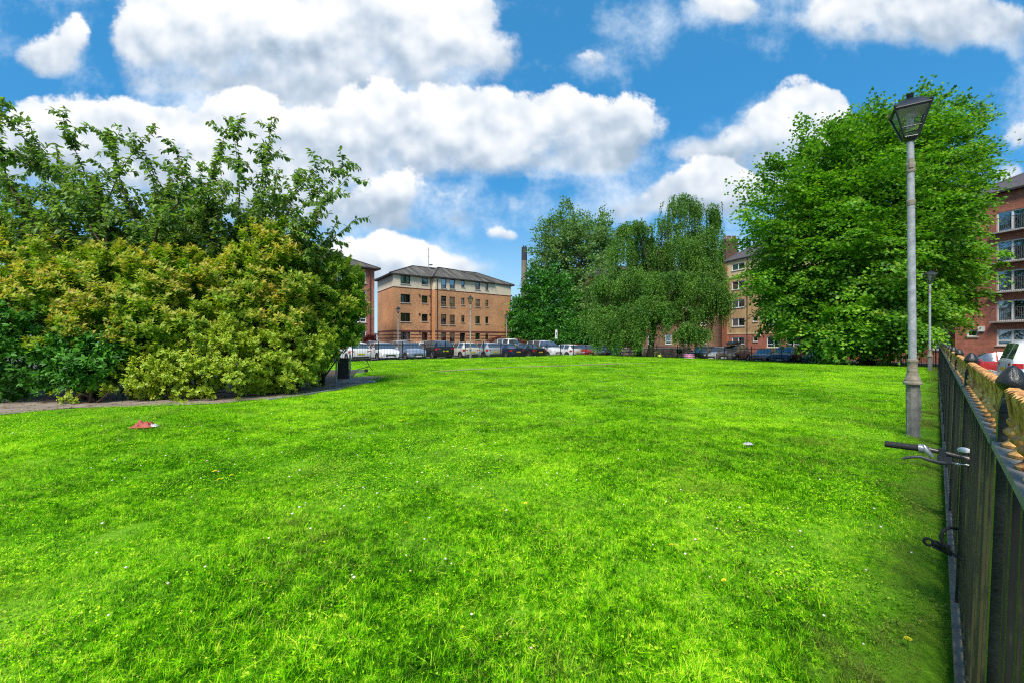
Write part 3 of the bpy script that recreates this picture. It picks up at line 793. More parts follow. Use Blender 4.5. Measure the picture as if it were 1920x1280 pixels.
# ---- weeping birch behind the lawn
def weeping(name, label, els, D, base, n, mat, leaf, per, trunk_r, fork, nlimb=26):
    root = thing(name, label, 'tree', base)
    o = np.array(base, float)
    nb = max(30, n//17)                                     # hanging tassels, each of many strands
    vol = np.array([r[0]*r[2] for _, r in els]); pick0 = RNG.choice(len(els), nb, p=vol/vol.sum())
    u0 = unit(RNG.normal(size=(nb, 3))); u0[:, 2] = np.abs(u0[:, 2])*.9-.1
    st0 = np.array([c for c, _ in els])[pick0]+u0*np.array([r for _, r in els])[pick0]*RNG.uniform(.6, 1.0, (nb, 1))
    l0 = np.array([r for _, r in els])[pick0][:, 2]*RNG.uniform(.6, 1.9, nb)
    k0 = RNG.integers(0, nb, n)
    cs = np.array([c for c, _ in els])[pick0][k0]; rs = np.array([r for _, r in els])[pick0][k0]; u = u0[k0]
    st = st0[k0]+RNG.normal(0, 1, (n, 3))*np.array([.34, .34, .16])
    ln = l0[k0]*RNG.uniform(.55, 1.1, n)
    t = np.linspace(0, 1, per)[None, :, None]*np.ones((n, 1, 1))
    hor = unit(u*np.array([1, 1, 0])+RNG.normal(0, .2, (n, 3))*np.array([1, 1, 0]))
    out = rs[:, :1]*RNG.uniform(.05, .30, (n, 1))
    arch = np.minimum(t*3, 1)
    P = st[:, None]+hor[:, None]*out[:, None]*np.sqrt(arch)-np.array([0, 0, 1])*ln[:, None, None]*(t**1.25)+np.array([0, 0, 1])*(out[:, None]*.35)*np.sin(np.minimum(t*3, 1)*math.pi)
    P = P+RNG.normal(0, .045, P.shape)*np.array([1, 1, 1])
    P = P.reshape(-1, 3)
    P = P[(P[:, 2] > lawn_z(P[:, 0], P[:, 1])+.25) & (RNG.random(len(P)) < .93)]
    k = len(P)
    A = unit(RNG.normal(0, .55, (k, 3))+np.array([0, 0, -.9])); N = unit(RNG.normal(0, 1, (k, 3))*np.array([1, 1, .5])+np.array([0, -.3, .35]))
    L = RNG.uniform(.75, 1.3, k)*leaf
    leaf_mesh('crown', P-o, A, N, L, L*.62, DIAMOND, mat, root)
    tg = np.concatenate([cs[:nlimb]+u[:nlimb]*rs[:nlimb]*.8])
    limbs((0, 0, 0), trunk_r*.6, tg-o, trunk_r, M['birch_bark'], root, np.array(fork)-o, sub=2)
    return root
Db = 45.0
weeping('weeping_birch', 'tall weeping tree with hanging curtains of dull green leaves behind the lawn', [
    ell(1283, 390, Db, 34, 34), ell(1328, 405, Db+1, 24, 34), ell(1255, 425, Db, 24, 34), ell(1318, 450, Db, 30, 40), ell(1190, 432, Db, 28, 24), ell(1170, 470, Db, 26, 36), ell(1212, 470, Db+1, 26, 34), ell(1275, 470, Db-.5, 44, 40),
    ell(1150, 535, Db-1, 34, 30), ell(1200, 525, Db-1, 40, 34), ell(1250, 535, Db-1.8, 44, 38), ell(1305, 535, Db-1.8, 44, 34), ell(1338, 520, Db, 24, 44), ell(1120, 590, Db-1, 26, 34), ell(1165, 590, Db-2.2, 38, 32), ell(1218, 585, Db-2.8, 40, 36), ell(1275, 590, Db-3, 44, 34), ell(1325, 580, Db-2.2, 32, 34), ell(1130, 620, Db-2, 24, 24), ell(1185, 625, Db-3, 34, 24), ell(1300, 625, Db-3, 40, 22), ell(1345, 555, Db-1, 18, 34), ell(1270, 500, Db+1.5, 70, 60), ell(1190, 540, Db+1.5, 60, 60)],
    Db, on_ground(1219, 668.5, -.12)*[1, 1, 1], 7000, M['birch_leaf'], .150, 38, .34, W(1225, 575, Db))

# ---- broadleaf trees beyond the car park
def broad(name, label, els, base, n, per, size, mat, leaf, group=None, trunk=.35, tpl=DIAMOND, lump=.2, nl=20, shell=.6, flat=.12, fork=None):
    root = thing(name, label, 'tree', base, group=group); o = np.array(base, float)
    P, Nn, rr = sample_crown(els, n, shell, lump, low=o[2]+.1)
    Q, A, N, tp = sprays(P, Nn, per, size, flat)
    L = RNG.uniform(.7, 1.3, len(Q))*leaf
    leaf_mesh('crown', Q-o, A, N, L, L*.75, tpl, mat, root, tint=np.zeros(len(Q)))
    top = fork if fork is not None else els[0][0]
    tg = P[RNG.choice(len(P), nl, replace=False)]
    limbs((0, 0, 0), trunk*.6, tg-o, trunk, M['bark'], root, (np.array(top)-o)*np.array([1, 1, .55]), sub=3)
    return root
Dg = 74.0
broad('poplar_tree', 'tallest pale grey-green tree with open airy crown, left behind the weeping tree', [
    ell(1075, 440, Dg+4, 62, 42), ell(1125, 450, Dg+5, 40, 42), ell(1035, 480, Dg+4, 38, 45), ell(1085, 500, Dg+5, 70, 60), ell(1150, 500, Dg+5, 30, 50), ell(1130, 555, Dg-5, 50, 62), ell(1125, 610, Dg-7, 50, 50), ell(1015, 505, Dg+4, 22, 20)],
    (*W(1085, 650, Dg+5)[:2], .6), 1250, 40, 1.15, M['poplar_leaf'], .36, trunk=.45, lump=.3, nl=40, shell=.7, flat=.2)
broad('sycamore_tree', 'dense rich green tree beside the right end of the orange brick block', [
    ell(1035, 560, Dg-4, 55, 52), ell(995, 580, Dg-4, 34, 40), ell(1030, 610, Dg-6, 62, 34), ell(1075, 600, Dg-5, 40, 45), ell(1010, 535, Dg-3, 30, 30)],
    (*W(1030, 650, Dg-4)[:2], .5), 800, 36, 1.05, M['sycamore_leaf'], .36)
broad('scrub_tree', 'low dark green scrubby tree at foot of the grassy bank beside the block', [
    ell(985, 615, Dg-8, 28, 26), ell(970, 600, Dg-6, 16, 36), ell(1010, 632, Dg-9, 30, 14)],
    (*W(985, 650, Dg-8)[:2], .4), 300, 34, .9, M['sycamore_leaf'], .32, nl=8, trunk=.2)
broad('scrub_tree', 'mid green scrubby tree between the dense green tree and the weeping tree', [
    ell(1085, 625, Dg-10, 34, 20), ell(1110, 610, Dg-8, 30, 30), ell(1065, 634, Dg-11, 30, 10)],
    (*W(1090, 650, Dg-9)[:2], .2), 300, 34, .9, M['sycamore_leaf'], .30, nl=8, trunk=.2)
broad('dark_tree', 'distant dark tree showing over roofs between the weeping tree and old chimney', [
    ell(1352, 470, 92, 18, 24), ell(1365, 500, 92, 20, 30)], (*W(1355, 650, 92)[:2], -.4), 140, 30, 1.3, M['sycamore_leaf'], .4, nl=6, trunk=.4)
bk = broad('purple_shrub', 'dark red leaved shrub between the car park and orange brick wall', [
    ell(938, 641, 60, 16, 7), ell(926, 643, 59, 10, 5), ell(975, 640, 62, 9, 4)], (*W(938, 655, 60)[:2], .25), 130, 30, .38, M['purple_leaf'], .16, nl=8, trunk=.06)
bk['category'] = 'shrub'
broad('purple_shrub', 'dark red leaved shrub between the red brick house and orange block', [
    ell(692, 640, 47, 9, 10), ell(699, 634, 47, 6, 6)], (*W(693, 655, 47)[:2], .0), 90, 30, .34, M['purple_leaf'], .15, nl=6, trunk=.06)['category'] = 'shrub'
# grassy bank below the trees
bp = []
for px in range(950, 1125, 5):
    bp.append((px, 52+9*(px-950)/170.0))
V = []; rows = 5
for i in range(rows):
    for px, d in bp:
        dd = d+i*3.0; x = (px-960)/F*dd
        V.append((x, dd+2, ground_z(x, dd)-.1+i*.42+.12*math.sin(px*.3+i)))
V = np.array(V); idx = np.arange(len(V)).reshape(rows, -1)
fc = np.stack([idx[:-1, :-1], idx[:-1, 1:], idx[1:, 1:], idx[1:, :-1]], -1).reshape(-1, 4)
bank_o = np_mesh('bank', V, fc, simple('bank_grass', (.07, .085, .02), .95, scale=.8, world=True, col2=(.20, .18, .06), bump=.5), smooth=True); tag(bank_o, kind='structure')
ii = RNG.integers(0, len(V), 900); P = V[ii]+RNG.normal(0, .8, (900, 3))*np.array([1, 1, .05])
Q, A, N, tp = sprays(P+[0, 0, .15], np.tile([[0, -.5, 1.0]], (900, 1)), 16, .5, .2)
L = RNG.uniform(.12, .25, len(Q))
tag(leaf_mesh('bank_undergrowth', Q, A, N, L, L*.5, DIAMOND, M['bank_leaf'], None), 'yellowish weeds covering the grassy bank', 'weeds', kind='stuff')

# ---- cherry tree rising behind the shrubs: explicit long wands
def cherry():
    D0 = 13.4
    base = on_ground(320, 716, 0); base = np.array([(325-960)/F*D0*1.05, D0*1.05, 0])
    root = thing('cherry_tree', 'wide spreading tree with long leafy wands rising above the golden shrubs', 'tree', base); o = base
    fork = W(330, 590, D0)
    tips = [(-30, 175, -.8), (5, 200, -1.2), (-40, 262, -.3), (20, 300, -1.5), (118, 222, .3), (108, 290, -1.0), (60, 250, .6), (10, 345, .5), (-30, 395, -1), (30, 420, .4), (215, 262, .6), (245, 268, -.5), (180, 330, -1.2), (292, 237, .2), (335, 285, .8), (285, 330, -1), (425, 242, .3), (440, 262, -.6), (410, 290, .9), (506, 243, .1), (500, 275, .7), (520, 330, -.8),
            (595, 318, .2), (645, 312, .5), (655, 330, -.1), (560, 350, .9), (655, 422, .1), (640, 468, .5), (600, 400, -.8), (620, 440, -.4), (460, 350, -1.4), (380, 360, -1.6), (300, 400, -1.9), (200, 410, -1.7), (120, 430, -1.6), (60, 450, -.9), (540, 420, -1.5), (350, 420, 1.0), (240, 380, 1.2), (150, 380, 1.4), (450, 420, 1.3), (30, 465, .8), (90, 330, 1.5), (120, 390, -1), (200, 450, -1), (280, 440, .5), (370, 440, 0), (420, 400, 1.2), (510, 450, .8), (560, 440, 1), (80, 470, -1.5), (20, 455, -1.2), (220, 350, -.4), (330, 370, -1.2), (400, 340, .2), (-60, 330, 1), (-120, 260, 0), (-150, 350, -.6), (400, 455, -1.7), (250, 465, -1.6), (500, 455, -1.2), (575, 470, -1.3), (330, 330, .2), (480, 390, .2), (160, 470, -1.3)]
    for _ in range(46):                                      # shorter leafy boughs that fill the middle of the crown
        px = RNG.uniform(-60, 610); top = 330+abs(px-290)*.16
        tips.append((px, RNG.uniform(top, 470), RNG.uniform(-1.1, 1.4)))
    mb = MB(); mb.tube(curve((0, 0, -.1), fork-o, 0, (.1, 0, 0), 6), list(np.linspace(.17, .12, 6)), 8)
    LP, LAx, LN, LT = [], [], [], []
    def leaves_along(c, spacing, t0=0.0):
        seg = np.linalg.norm(np.diff(c, axis=0), axis=1); s = np.r_[0, np.cumsum(seg)]; L = s[-1]
        k = max(2, int(L*(1-t0)/spacing)); q = t0*L+np.linspace(0, 1, k)*L*(1-t0)
        P = np.stack([np.interp(q, s, c[:, i]) for i in range(3)], -1)
        T = unit(np.gradient(P, axis=0)) if k > 2 else np.tile(unit(c[-1]-c[0]), (k, 1))
        for rep in range(2):
            side = unit(np.cross(T, RNG.normal(size=(k, 3))))
            a = unit(T*.45+side*.8+np.array([0, 0, -.55])+RNG.normal(0, .15, (k, 3)))
            LP.append(P+RNG.normal(0, .012, P.shape)); LAx.append(a); LN.append(unit(np.array([0, 0, 1.0])+side*.35-T*.2+RNG.normal(0, .25, (k, 3)))); LT.append(np.clip((q/L-.8)*4, 0, 1))
    for px, py, dz in tips:
        tip = W(px, py, D0+max(dz*.8, -.9)); L = np.linalg.norm(tip-fork)
        c = curve(fork+RNG.normal(0, .12, 3), tip, -.06*L+RNG.uniform(-.05, .05)*L, RNG.normal(0, .09*L, 3), 10)
        mb.tube(c-o, list(np.linspace(.05 if L > 2.5 else .035, .006, 10)), 6)
        leaves_along(c, .055, .50)
        for _ in range(int(5+L*2.9)):
            i = RNG.integers(3, 10); st = c[i] if i < 10 else c[-1]
            d = unit(unit(tip-fork)*.75+RNG.normal(0, .62, 3)+np.array([0, 0, .05]))
            ll = RNG.uniform(.35, 1.25)*(1.15-.06*i)
            c2 = curve(st, st+d*ll, .12*ll, RNG.normal(0, .06, 3), 6)
            mb.tube(c2-o, list(np.linspace(.012, .004, 6)), 4)
            leaves_along(c2, .046, .12)
    mb.build('trunk', M['twig'], root, smooth=4)
    P, A, N, T = map(np.concatenate, (LP, LAx, LN, LT))
    L = RNG.uniform(.12, .20, len(P))
    leaf_mesh('crown', P-o, A, N, L, L*.52, LEAF, M['cherry_leaf'], root, tint=T*.8)
cherry()

# ---- the shrub bank in front of it
def shrub(name, label, els, base, n, per, size, mat, leaf, tpl=LEAF, wr=.45, edge=None, tipgain=1.0, lump=.2, shell=.6, group=None, upness=.55, nstem=16, rosette=False, grp=9, gsp=.15):
    root = thing(name, label, 'shrub', base, group=group); o = np.array(base, float)
    P0, N0, r0 = sample_crown(els, max(12, n//grp), shell, lump, low=.03)
    k0 = RNG.integers(0, len(P0), n)
    ux = unit(np.cross(N0, np.array([.3, .2, 1.0]))); uy = np.cross(N0, ux)      # each bough carries a flat, outward spray of shoots
    ax0 = unit(N0+np.array([0, 0, .35]))
    sg = gsp*RNG.uniform(.6, 1.3, len(P0))[k0][:, None]
    P = P0[k0]+sg*(RNG.normal(0, 1, (n, 1))*ux[k0]+RNG.normal(0, .38, (n, 1))*np.array([0, 0, 1.0])+RNG.normal(0, .7, (n, 1))*ax0[k0])
    Nn = unit(N0[k0]+.5*(P-P0[k0])/gsp); rr = r0[k0]*1.0
    kk = P[:, 2] > .03; P, Nn, rr = P[kk], Nn[kk], rr[kk]
    nn = len(P)
    if rosette:                                            # leaves whorled round the end of each shoot
        ax = unit(Nn*.8+np.array([0, 0, upness])+RNG.normal(0, .3, (nn, 3)))
        th = RNG.uniform(0, 6.28, (nn, per)); e1 = unit(np.cross(ax, RNG.normal(size=(nn, 3)))); e2 = np.cross(ax, e1)
        rad = np.cos(th)[..., None]*e1[:, None]+np.sin(th)[..., None]*e2[:, None]
        s = RNG.uniform(-1, 0, (nn, per))**1
        Q = P[:, None]+ax[:, None]*(s[..., None]*size)+rad*.012
        A = unit(rad*(1.0+.25*-s[..., None])+ax[:, None]*(.55+.7*s[..., None]+.45)+RNG.normal(0, .15, (nn, per, 3)))
        N = unit(ax[:, None]*1.0-rad*.4+RNG.normal(0, .12, (nn, per, 3))+np.array([0, -.1, .25]))
        tp = np.clip(1+s*1.25, 0, 1)*(rr[:, None] > .72)
        Q, A, N, tp = Q.reshape(-1, 3), A.reshape(-1, 3), N.reshape(-1, 3), tp.reshape(-1)
    else:
        Q, A, N, tp = sprays(P, Nn, per, size, .16, lift=upness)
        tp = tp*np.repeat(rr > .7, per)
    k = Q[:, 2] > .02; Q, A, N, tp = Q[k], A[k], N[k], tp[k]
    L = RNG.uniform(.7, 1.3, len(Q))*leaf
    leaf_mesh('crown', Q-o, A, N, L, L*wr*2, tpl, mat, root, tint=np.clip(tp*tipgain, 0, 1), edge=edge)
    mb = MB()
    for q in P[RNG.choice(nn, nstem, replace=False)]:
        b = np.array([RNG.normal(0, .12), RNG.normal(0, .12), -.05])
        mb.tube(curve(b, q-o, .1, RNG.normal(0, .1, 3), 7), list(np.linspace(.035, .006, 7)), 5)
    mb.build('stem', M['twig'], root, smooth=4)
    return root
GOLD = dict(mat=M['gold_leaf'], leaf=.105, tpl=DIAMOND, wr=.23, rosette=True, per=15, size=.20, upness=.75, tipgain=1.0)
def base_at(px, d): return ((px-960)/F*d, d, 0)
shrub('gold_tipped_shrub', 'green shrub with rosy gold tips at the far left of the planting', [ell(40, 515, 11.4, 190, 75, 1.4), ell(-60, 560, 11.2, 200, 90, 1.4), ell(120, 560, 11.0, 100, 70, 1.2), ell(-220, 540, 11.4, 180, 100, 1.4)], base_at(30, 11.4), 6000, **GOLD)
shrub('gold_tipped_shrub', 'brightest yellow gold-tipped shrub at the middle front of the planting', [ell(250, 560, 11.3, 130, 80, 1.2), ell(190, 620, 10.9, 100, 60, 1.0), ell(330, 540, 11.6, 110, 70, 1.2), ell(320, 610, 11.3, 120, 70, 1.2), ell(210, 510, 11.6, 90, 45, 1.0)], base_at(260, 11.3), 6000, **GOLD)
shrub('gold_tipped_shrub', 'tall peaked yellow-green shrub between the leafy wands and the pale posts', [ell(520, 520, 12.8, 95, 85, 1.3), ell(525, 455, 12.8, 42, 42, .7), ell(440, 560, 12.2, 100, 75, 1.2), ell(490, 600, 12.4, 110, 70, 1.2)], base_at(500, 12.7), 5400, **GOLD)
shrub('gold_tipped_shrub', 'dull bronze-green shrub at the planting end beside the dark board', [ell(610, 545, 14.0, 66, 80, 1.2), ell(640, 580, 14.3, 52, 70, 1.0), ell(585, 610, 13.6, 74, 66, 1.2), ell(590, 648, 13.8, 40, 34, .7), ell(664, 545, 14.4, 28, 50, .5), ell(645, 605, 14.4, 34, 40, .4)], base_at(600, 14.2), 5200, **dict(GOLD, leaf=.092, tipgain=.55))
VG = dict(mat=M['vari_leaf'], leaf=.062, tpl=VARI, wr=.32, edge=VARI_EDGE, rosette=True, per=11, size=.10, upness=.5, lump=.18)
shrub('variegated_shrub', 'low yellow-edged variegated shrub bulging over the path, centre of the planting', [ell(360, 690, 10.9, 130, 62, .8), ell(300, 700, 10.7, 76, 48, .6), ell(430, 665, 11.2, 105, 62, .9), ell(400, 630, 11.4, 90, 50, .9)], base_at(370, 11.1), 4600, **VG)
shrub('variegated_shrub', 'low yellow-edged variegated shrub ending beside the two pale posts', [ell(530, 665, 12.2, 80, 62, .9), ell(560, 640, 12.6, 70, 60, .9), ell(572, 690, 13.2, 34, 36, .5), ell(500, 700, 11.8, 70, 42, .7), ell(585, 668, 13.6, 26, 40, .4)], base_at(540, 12.5), 3900, **VG)
shrub('variegated_shrub', 'tiny yellow sprig creeping onto the path beneath the dark glossy shrub', [ell(190, 727, 10.1, 34, 7, .2), ell(130, 743, 9.95, 24, 8, .15)], base_at(165, 10.1), 75, **dict(VG, per=9), nstem=6)
LR = dict(mat=M['laurel_leaf'], leaf=.105, tpl=LEAF, wr=.24, rosette=True, per=10, size=.17, upness=.5)
shrub('laurel_shrub', 'dark glossy green shrub low at the far left of the planting', [ell(20, 630, 10.6, 130, 100, 1.0), ell(-90, 640, 10.6, 120, 110, 1.0), ell(60, 690, 10.4, 110, 52, .8), ell(-200, 640, 10.6, 120, 110, 1.0)], base_at(0, 10.9), 4200, **LR)
shrub('laurel_shrub', 'dark glossy green shrub tucked between the low variegated shrub and far left', [ell(170, 680, 10.4, 84, 52, .7), ell(210, 650, 10.7, 70, 56, .7), ell(130, 655, 10.7, 70, 50, .7)], base_at(170, 10.8), 2300, **LR)
# ------------------------------------------------------------------ buildings
class Facade:
    """vertical wall plane from A along unit d; n points outwards (towards the street)"""
    def __init__(s, A, d, flip=False):
        s.A = np.array(A[:2], float); s.d = np.array(d, float)/np.linalg.norm(d)
        s.n = np.array([s.d[1], -s.d[0]])*(-1 if flip else 1)
    def w(s, u, z, o=0.0):
        q = s.A+s.d*u+s.n*o; return np.array([q[0], q[1], z])
    def px(s, px, py):
        r = np.array([(px-960)/F, 1.0])
        Mx = np.array([[s.d[0], -r[0]], [s.d[1], -r[1]]])
        u, t = np.linalg.solve(Mx, -s.A)
        return u, EYE+(640-py)/F*t
    def rect(s, x0, y0, x1, y1):
        u0, za = s.px(x0, y0); u1, zb = s.px(x1, y1); um, zt = s.px((x0+x1)/2, y0); _, zl = s.px((x0+x1)/2, y1)
        return (u0, u1, zl, zt)

def wall_mesh(mb, fac, u0, u1, zones, holes, o=0.0, reveal=.14, room=.55, org=np.zeros(3), mi_reveal=None, mi_room=None):
    """zones: [(z0,z1,mat index)]; holes: [(u0,u1,z0,z1)]"""
    us = sorted({u0, u1, *[h[0] for h in holes], *[h[1] for h in holes]}); zs = sorted({z for a, b, _ in zones for z in (a, b)} | {z for h in holes for z in (h[2], h[3])})
    us = [u for u in us if u0-1e-6 <= u <= u1+1e-6]; zs = [z for z in zs if zones[0][0]-1e-6 <= z <= zones[-1][1]+1e-6]
    for i in range(len(us)-1):
        for j in range(len(zs)-1):
            a, b, c, d = us[i], us[i+1], zs[j], zs[j+1]
            um, zm = (a+b)/2, (c+d)/2
            if any(h[0] < um < h[1] and h[2] < zm < h[3] for h in holes): continue
            mi = next(m for z0, z1, m in zones if z0 <= zm <= z1)
            mb.quad(fac.w(a, c, o)-org, fac.w(b, c, o)-org, fac.w(b, d, o)-org, fac.w(a, d, o)-org, mi, [(a, c), (b, c), (b, d), (a, d)])
    for (a, b, c, d) in holes:
        zm = (c+d)/2; mi = mi_reveal if mi_reveal is not None else next((m for z0, z1, m in zones if z0 <= zm <= z1), 0)
        f = lambda u, z, q: fac.w(u, z, o-q)-org
        for (p, q) in (((a, c), (b, c)), ((b, c), (b, d)), ((b, d), (a, d)), ((a, d), (a, c))):
            mb.quad(f(*p, 0), f(*q, 0), f(*q, reveal), f(*p, reveal), mi, [(0, 0), (1, 0), (1, reveal), (0, reveal)])
            mb.quad(f(*p, reveal), f(*q, reveal), f(*q, room), f(*p, room), mi_room or 0)
        mb.quad(f(a, c, room), f(b, c, room), f(b, d, room), f(a, d, room), mi_room or 0)

def fbox(mb, fac, u0, u1, z0, z1, o0, o1, org, mi=0):
    P = [fac.w(u, z, o)-org for o in (o0, o1) for z in (z0, z1) for u in (u0, u1)]
    mb.add(P, [(0, 1, 3, 2), (4, 6, 7, 5), (0, 4, 5, 1), (2, 3, 7, 6), (0, 2, 6, 4), (1, 5, 7, 3)], mi)

def window(root, fac, rect, o=0.0, frame='dark_frame', style='plain', curtain=None, sill=True, fw=.07):
    org = np.array(root.location); u0, u1, z0, z1 = rect
    mb = MB(); a, b = o-.12, o-.06
    fbox(mb, fac, u0, u0+fw, z0, z1, a, b, org); fbox(mb, fac, u1-fw, u1, z0, z1, a, b, org)
    fbox(mb, fac, u0+fw, u1-fw, z0, z0+fw, a, b, org); fbox(mb, fac, u0+fw, u1-fw, z1-fw, z1, a, b, org)
    um = (u0+u1)/2; iz0, iz1 = z0+fw, z1-fw
    if 'mull' in style: fbox(mb, fac, um-fw*.6, um+fw*.6, iz0, iz1, a, b+.002, org)
    if 'trans' in style:
        zt = z0+(z1-z0)*.30
        if 'mull' in style:
            fbox(mb, fac, u0+fw, um-fw*.6, zt-fw*.5, zt+fw*.5, a, b, org); fbox(mb, fac, um+fw*.6, u1-fw, zt-fw*.5, zt+fw*.5, a, b, org)
        else: fbox(mb, fac, u0+fw, u1-fw, zt-fw*.5, zt+fw*.5, a, b, org)
    wdw = mb.build('window', M[frame], root)
    p = MB(); p.quad(*[fac.w(u, z, o-.105)-org for u, z in ((u0+fw, z0+fw), (u1-fw, z0+fw), (u1-fw, z1-fw), (u0+fw, z1-fw))])
    p.build('pane', M['glass'], wdw)
    if sill:
        s = MB(); fbox(s, fac, u0-.08, u1+.08, z0-.09, z0-.002, o-.05, o+.07, org); s.build('sill', M['sill'], wdw)
    if curtain:
        cm = M['tan_blind'] if curtain == 'tan' else M['curtain']; c = MB()
        spans = {'both': [(0, .34), (.66, 1)], 'left': [(0, .42)], 'right': [(.55, 1)], 'full': [(0, 1)], 'tan': [(0, 1)]}[curtain]
        for s0, s1 in spans:
            nfold = max(3, int((s1-s0)*(u1-u0)/.09))
            for k in range(nfold):
                ua = u0+(u1-u0)*(s0+(s1-s0)*k/nfold); ub = u0+(u1-u0)*(s0+(s1-s0)*(k+1)/nfold)
                oa, ob = o-.24-.04*(k % 2), o-.24-.04*((k+1) % 2)
                c.quad(fac.w(ua, z0+.02, oa)-org, fac.w(ub, z0+.02, ob)-org, fac.w(ub, z1-.02, ob)-org, fac.w(ua, z1-.02, oa)-org)
        c.build('curtain', cm, wdw)
    return wdw

def hip_roof(root, corners, ridge_a, ridge_b, eave_z, over, mat, thick=.16):
    """corners: 4 points (front-left, front-right, back-right, back-left); ridge from a (left) to b (right)"""
    org = np.array(root.location); c = np.array(corners, float); cen = c.mean(0)
    e = np.array([p+over*unit(p-cen)*1.25 for p in c]); E = [np.array([p[0], p[1], eave_z]) for p in e]
    lo = [q-np.array([0, 0, thick]) for q in E]
    a, b = np.array(ridge_a, float), np.array(ridge_b, float)
    mb = MB()
    def tri(*P):
        P = [p-org for p in P]; d = P[1]-P[0]; L = np.linalg.norm(d); d = d/L
        uv = []
        for p in P:
            r = p-P[0]; x = r@d; uv.append((x, np.linalg.norm(r-d*x)))
        mb.add(P, [tuple(range(len(P)))], 0, [uv])
    tri(E[0], E[1], b, a); tri(E[1], E[2], b); tri(E[2], E[3], a, b); tri(E[3], E[0], a)
    for i in range(4): mb.quad(lo[i]-org, lo[(i+1) % 4]-org, E[(i+1) % 4]-org, E[i]-org, 1)
    mb.add([q-org for q in lo], [(3, 2, 1, 0)], 1)
    rf = mb.build('roof', [M[mat], M['fascia']], root)
    cap = MB()
    for p, q in ((a, b), (E[0], a), (E[1], b), (E[2], b), (E[3], a)):
        cap.tube([p-org+[0, 0, .01], q-org+[0, 0, .01]], .09, 6)
    cap.build('ridge_tiles', M[mat], rf)
    return rf

def roof_mat():
    m, t, out = new_mat('mossy_tiles')
    p = t.n('ShaderNodeBsdfPrincipled'); p.inputs['Roughness'].default_value = .9
    uv = t.n('ShaderNodeTexCoord').outputs['UV']
    mp = t.n('ShaderNodeMapping'); mp.inputs['Scale'].default_value = (1.1, .12, 1); t.l(uv, mp.inputs[0])
    st = t.noise(mp.outputs[0], 1.2, 4, .6, '2D'); fine = t.noise(uv, 5, 4, .7, '2D')
    b = t.n('ShaderNodeTexBrick'); t.l(uv, b.inputs['Vector']); b.inputs['Scale'].default_value = 1
    b.inputs['Brick Width'].default_value = .33; b.inputs['Row Height'].default_value = .30; b.inputs['Mortar Size'].default_value = .012
    b.inputs['Color1'].default_value = (1, 1, 1, 1); b.inputs['Color2'].default_value = (.8, .8, .8, 1); b.inputs['Mortar'].default_value = (.35, .35, .35, 1)
    c = t.ramp(t.m('ADD', t.m('MULTIPLY', st, .7), t.m('MULTIPLY', fine, .35)), [(.38, (.045, .040, .036, 1)), (.56, (.10, .09, .075, 1)), (.7, (.20, .185, .14, 1))])
    t.l(t.mix(1, c, b.outputs[0], 'MULTIPLY'), p.inputs['Base Color']); t.l(p.outputs[0], out.inputs[0])
    return m
M['tile_roof'] = roof_mat()

def zx(x, y):
    """zoomed picture 1 (offset 640,440, scale 4.922) -> photo pixel"""
    return 640+x/4.922, 440+y/4.922

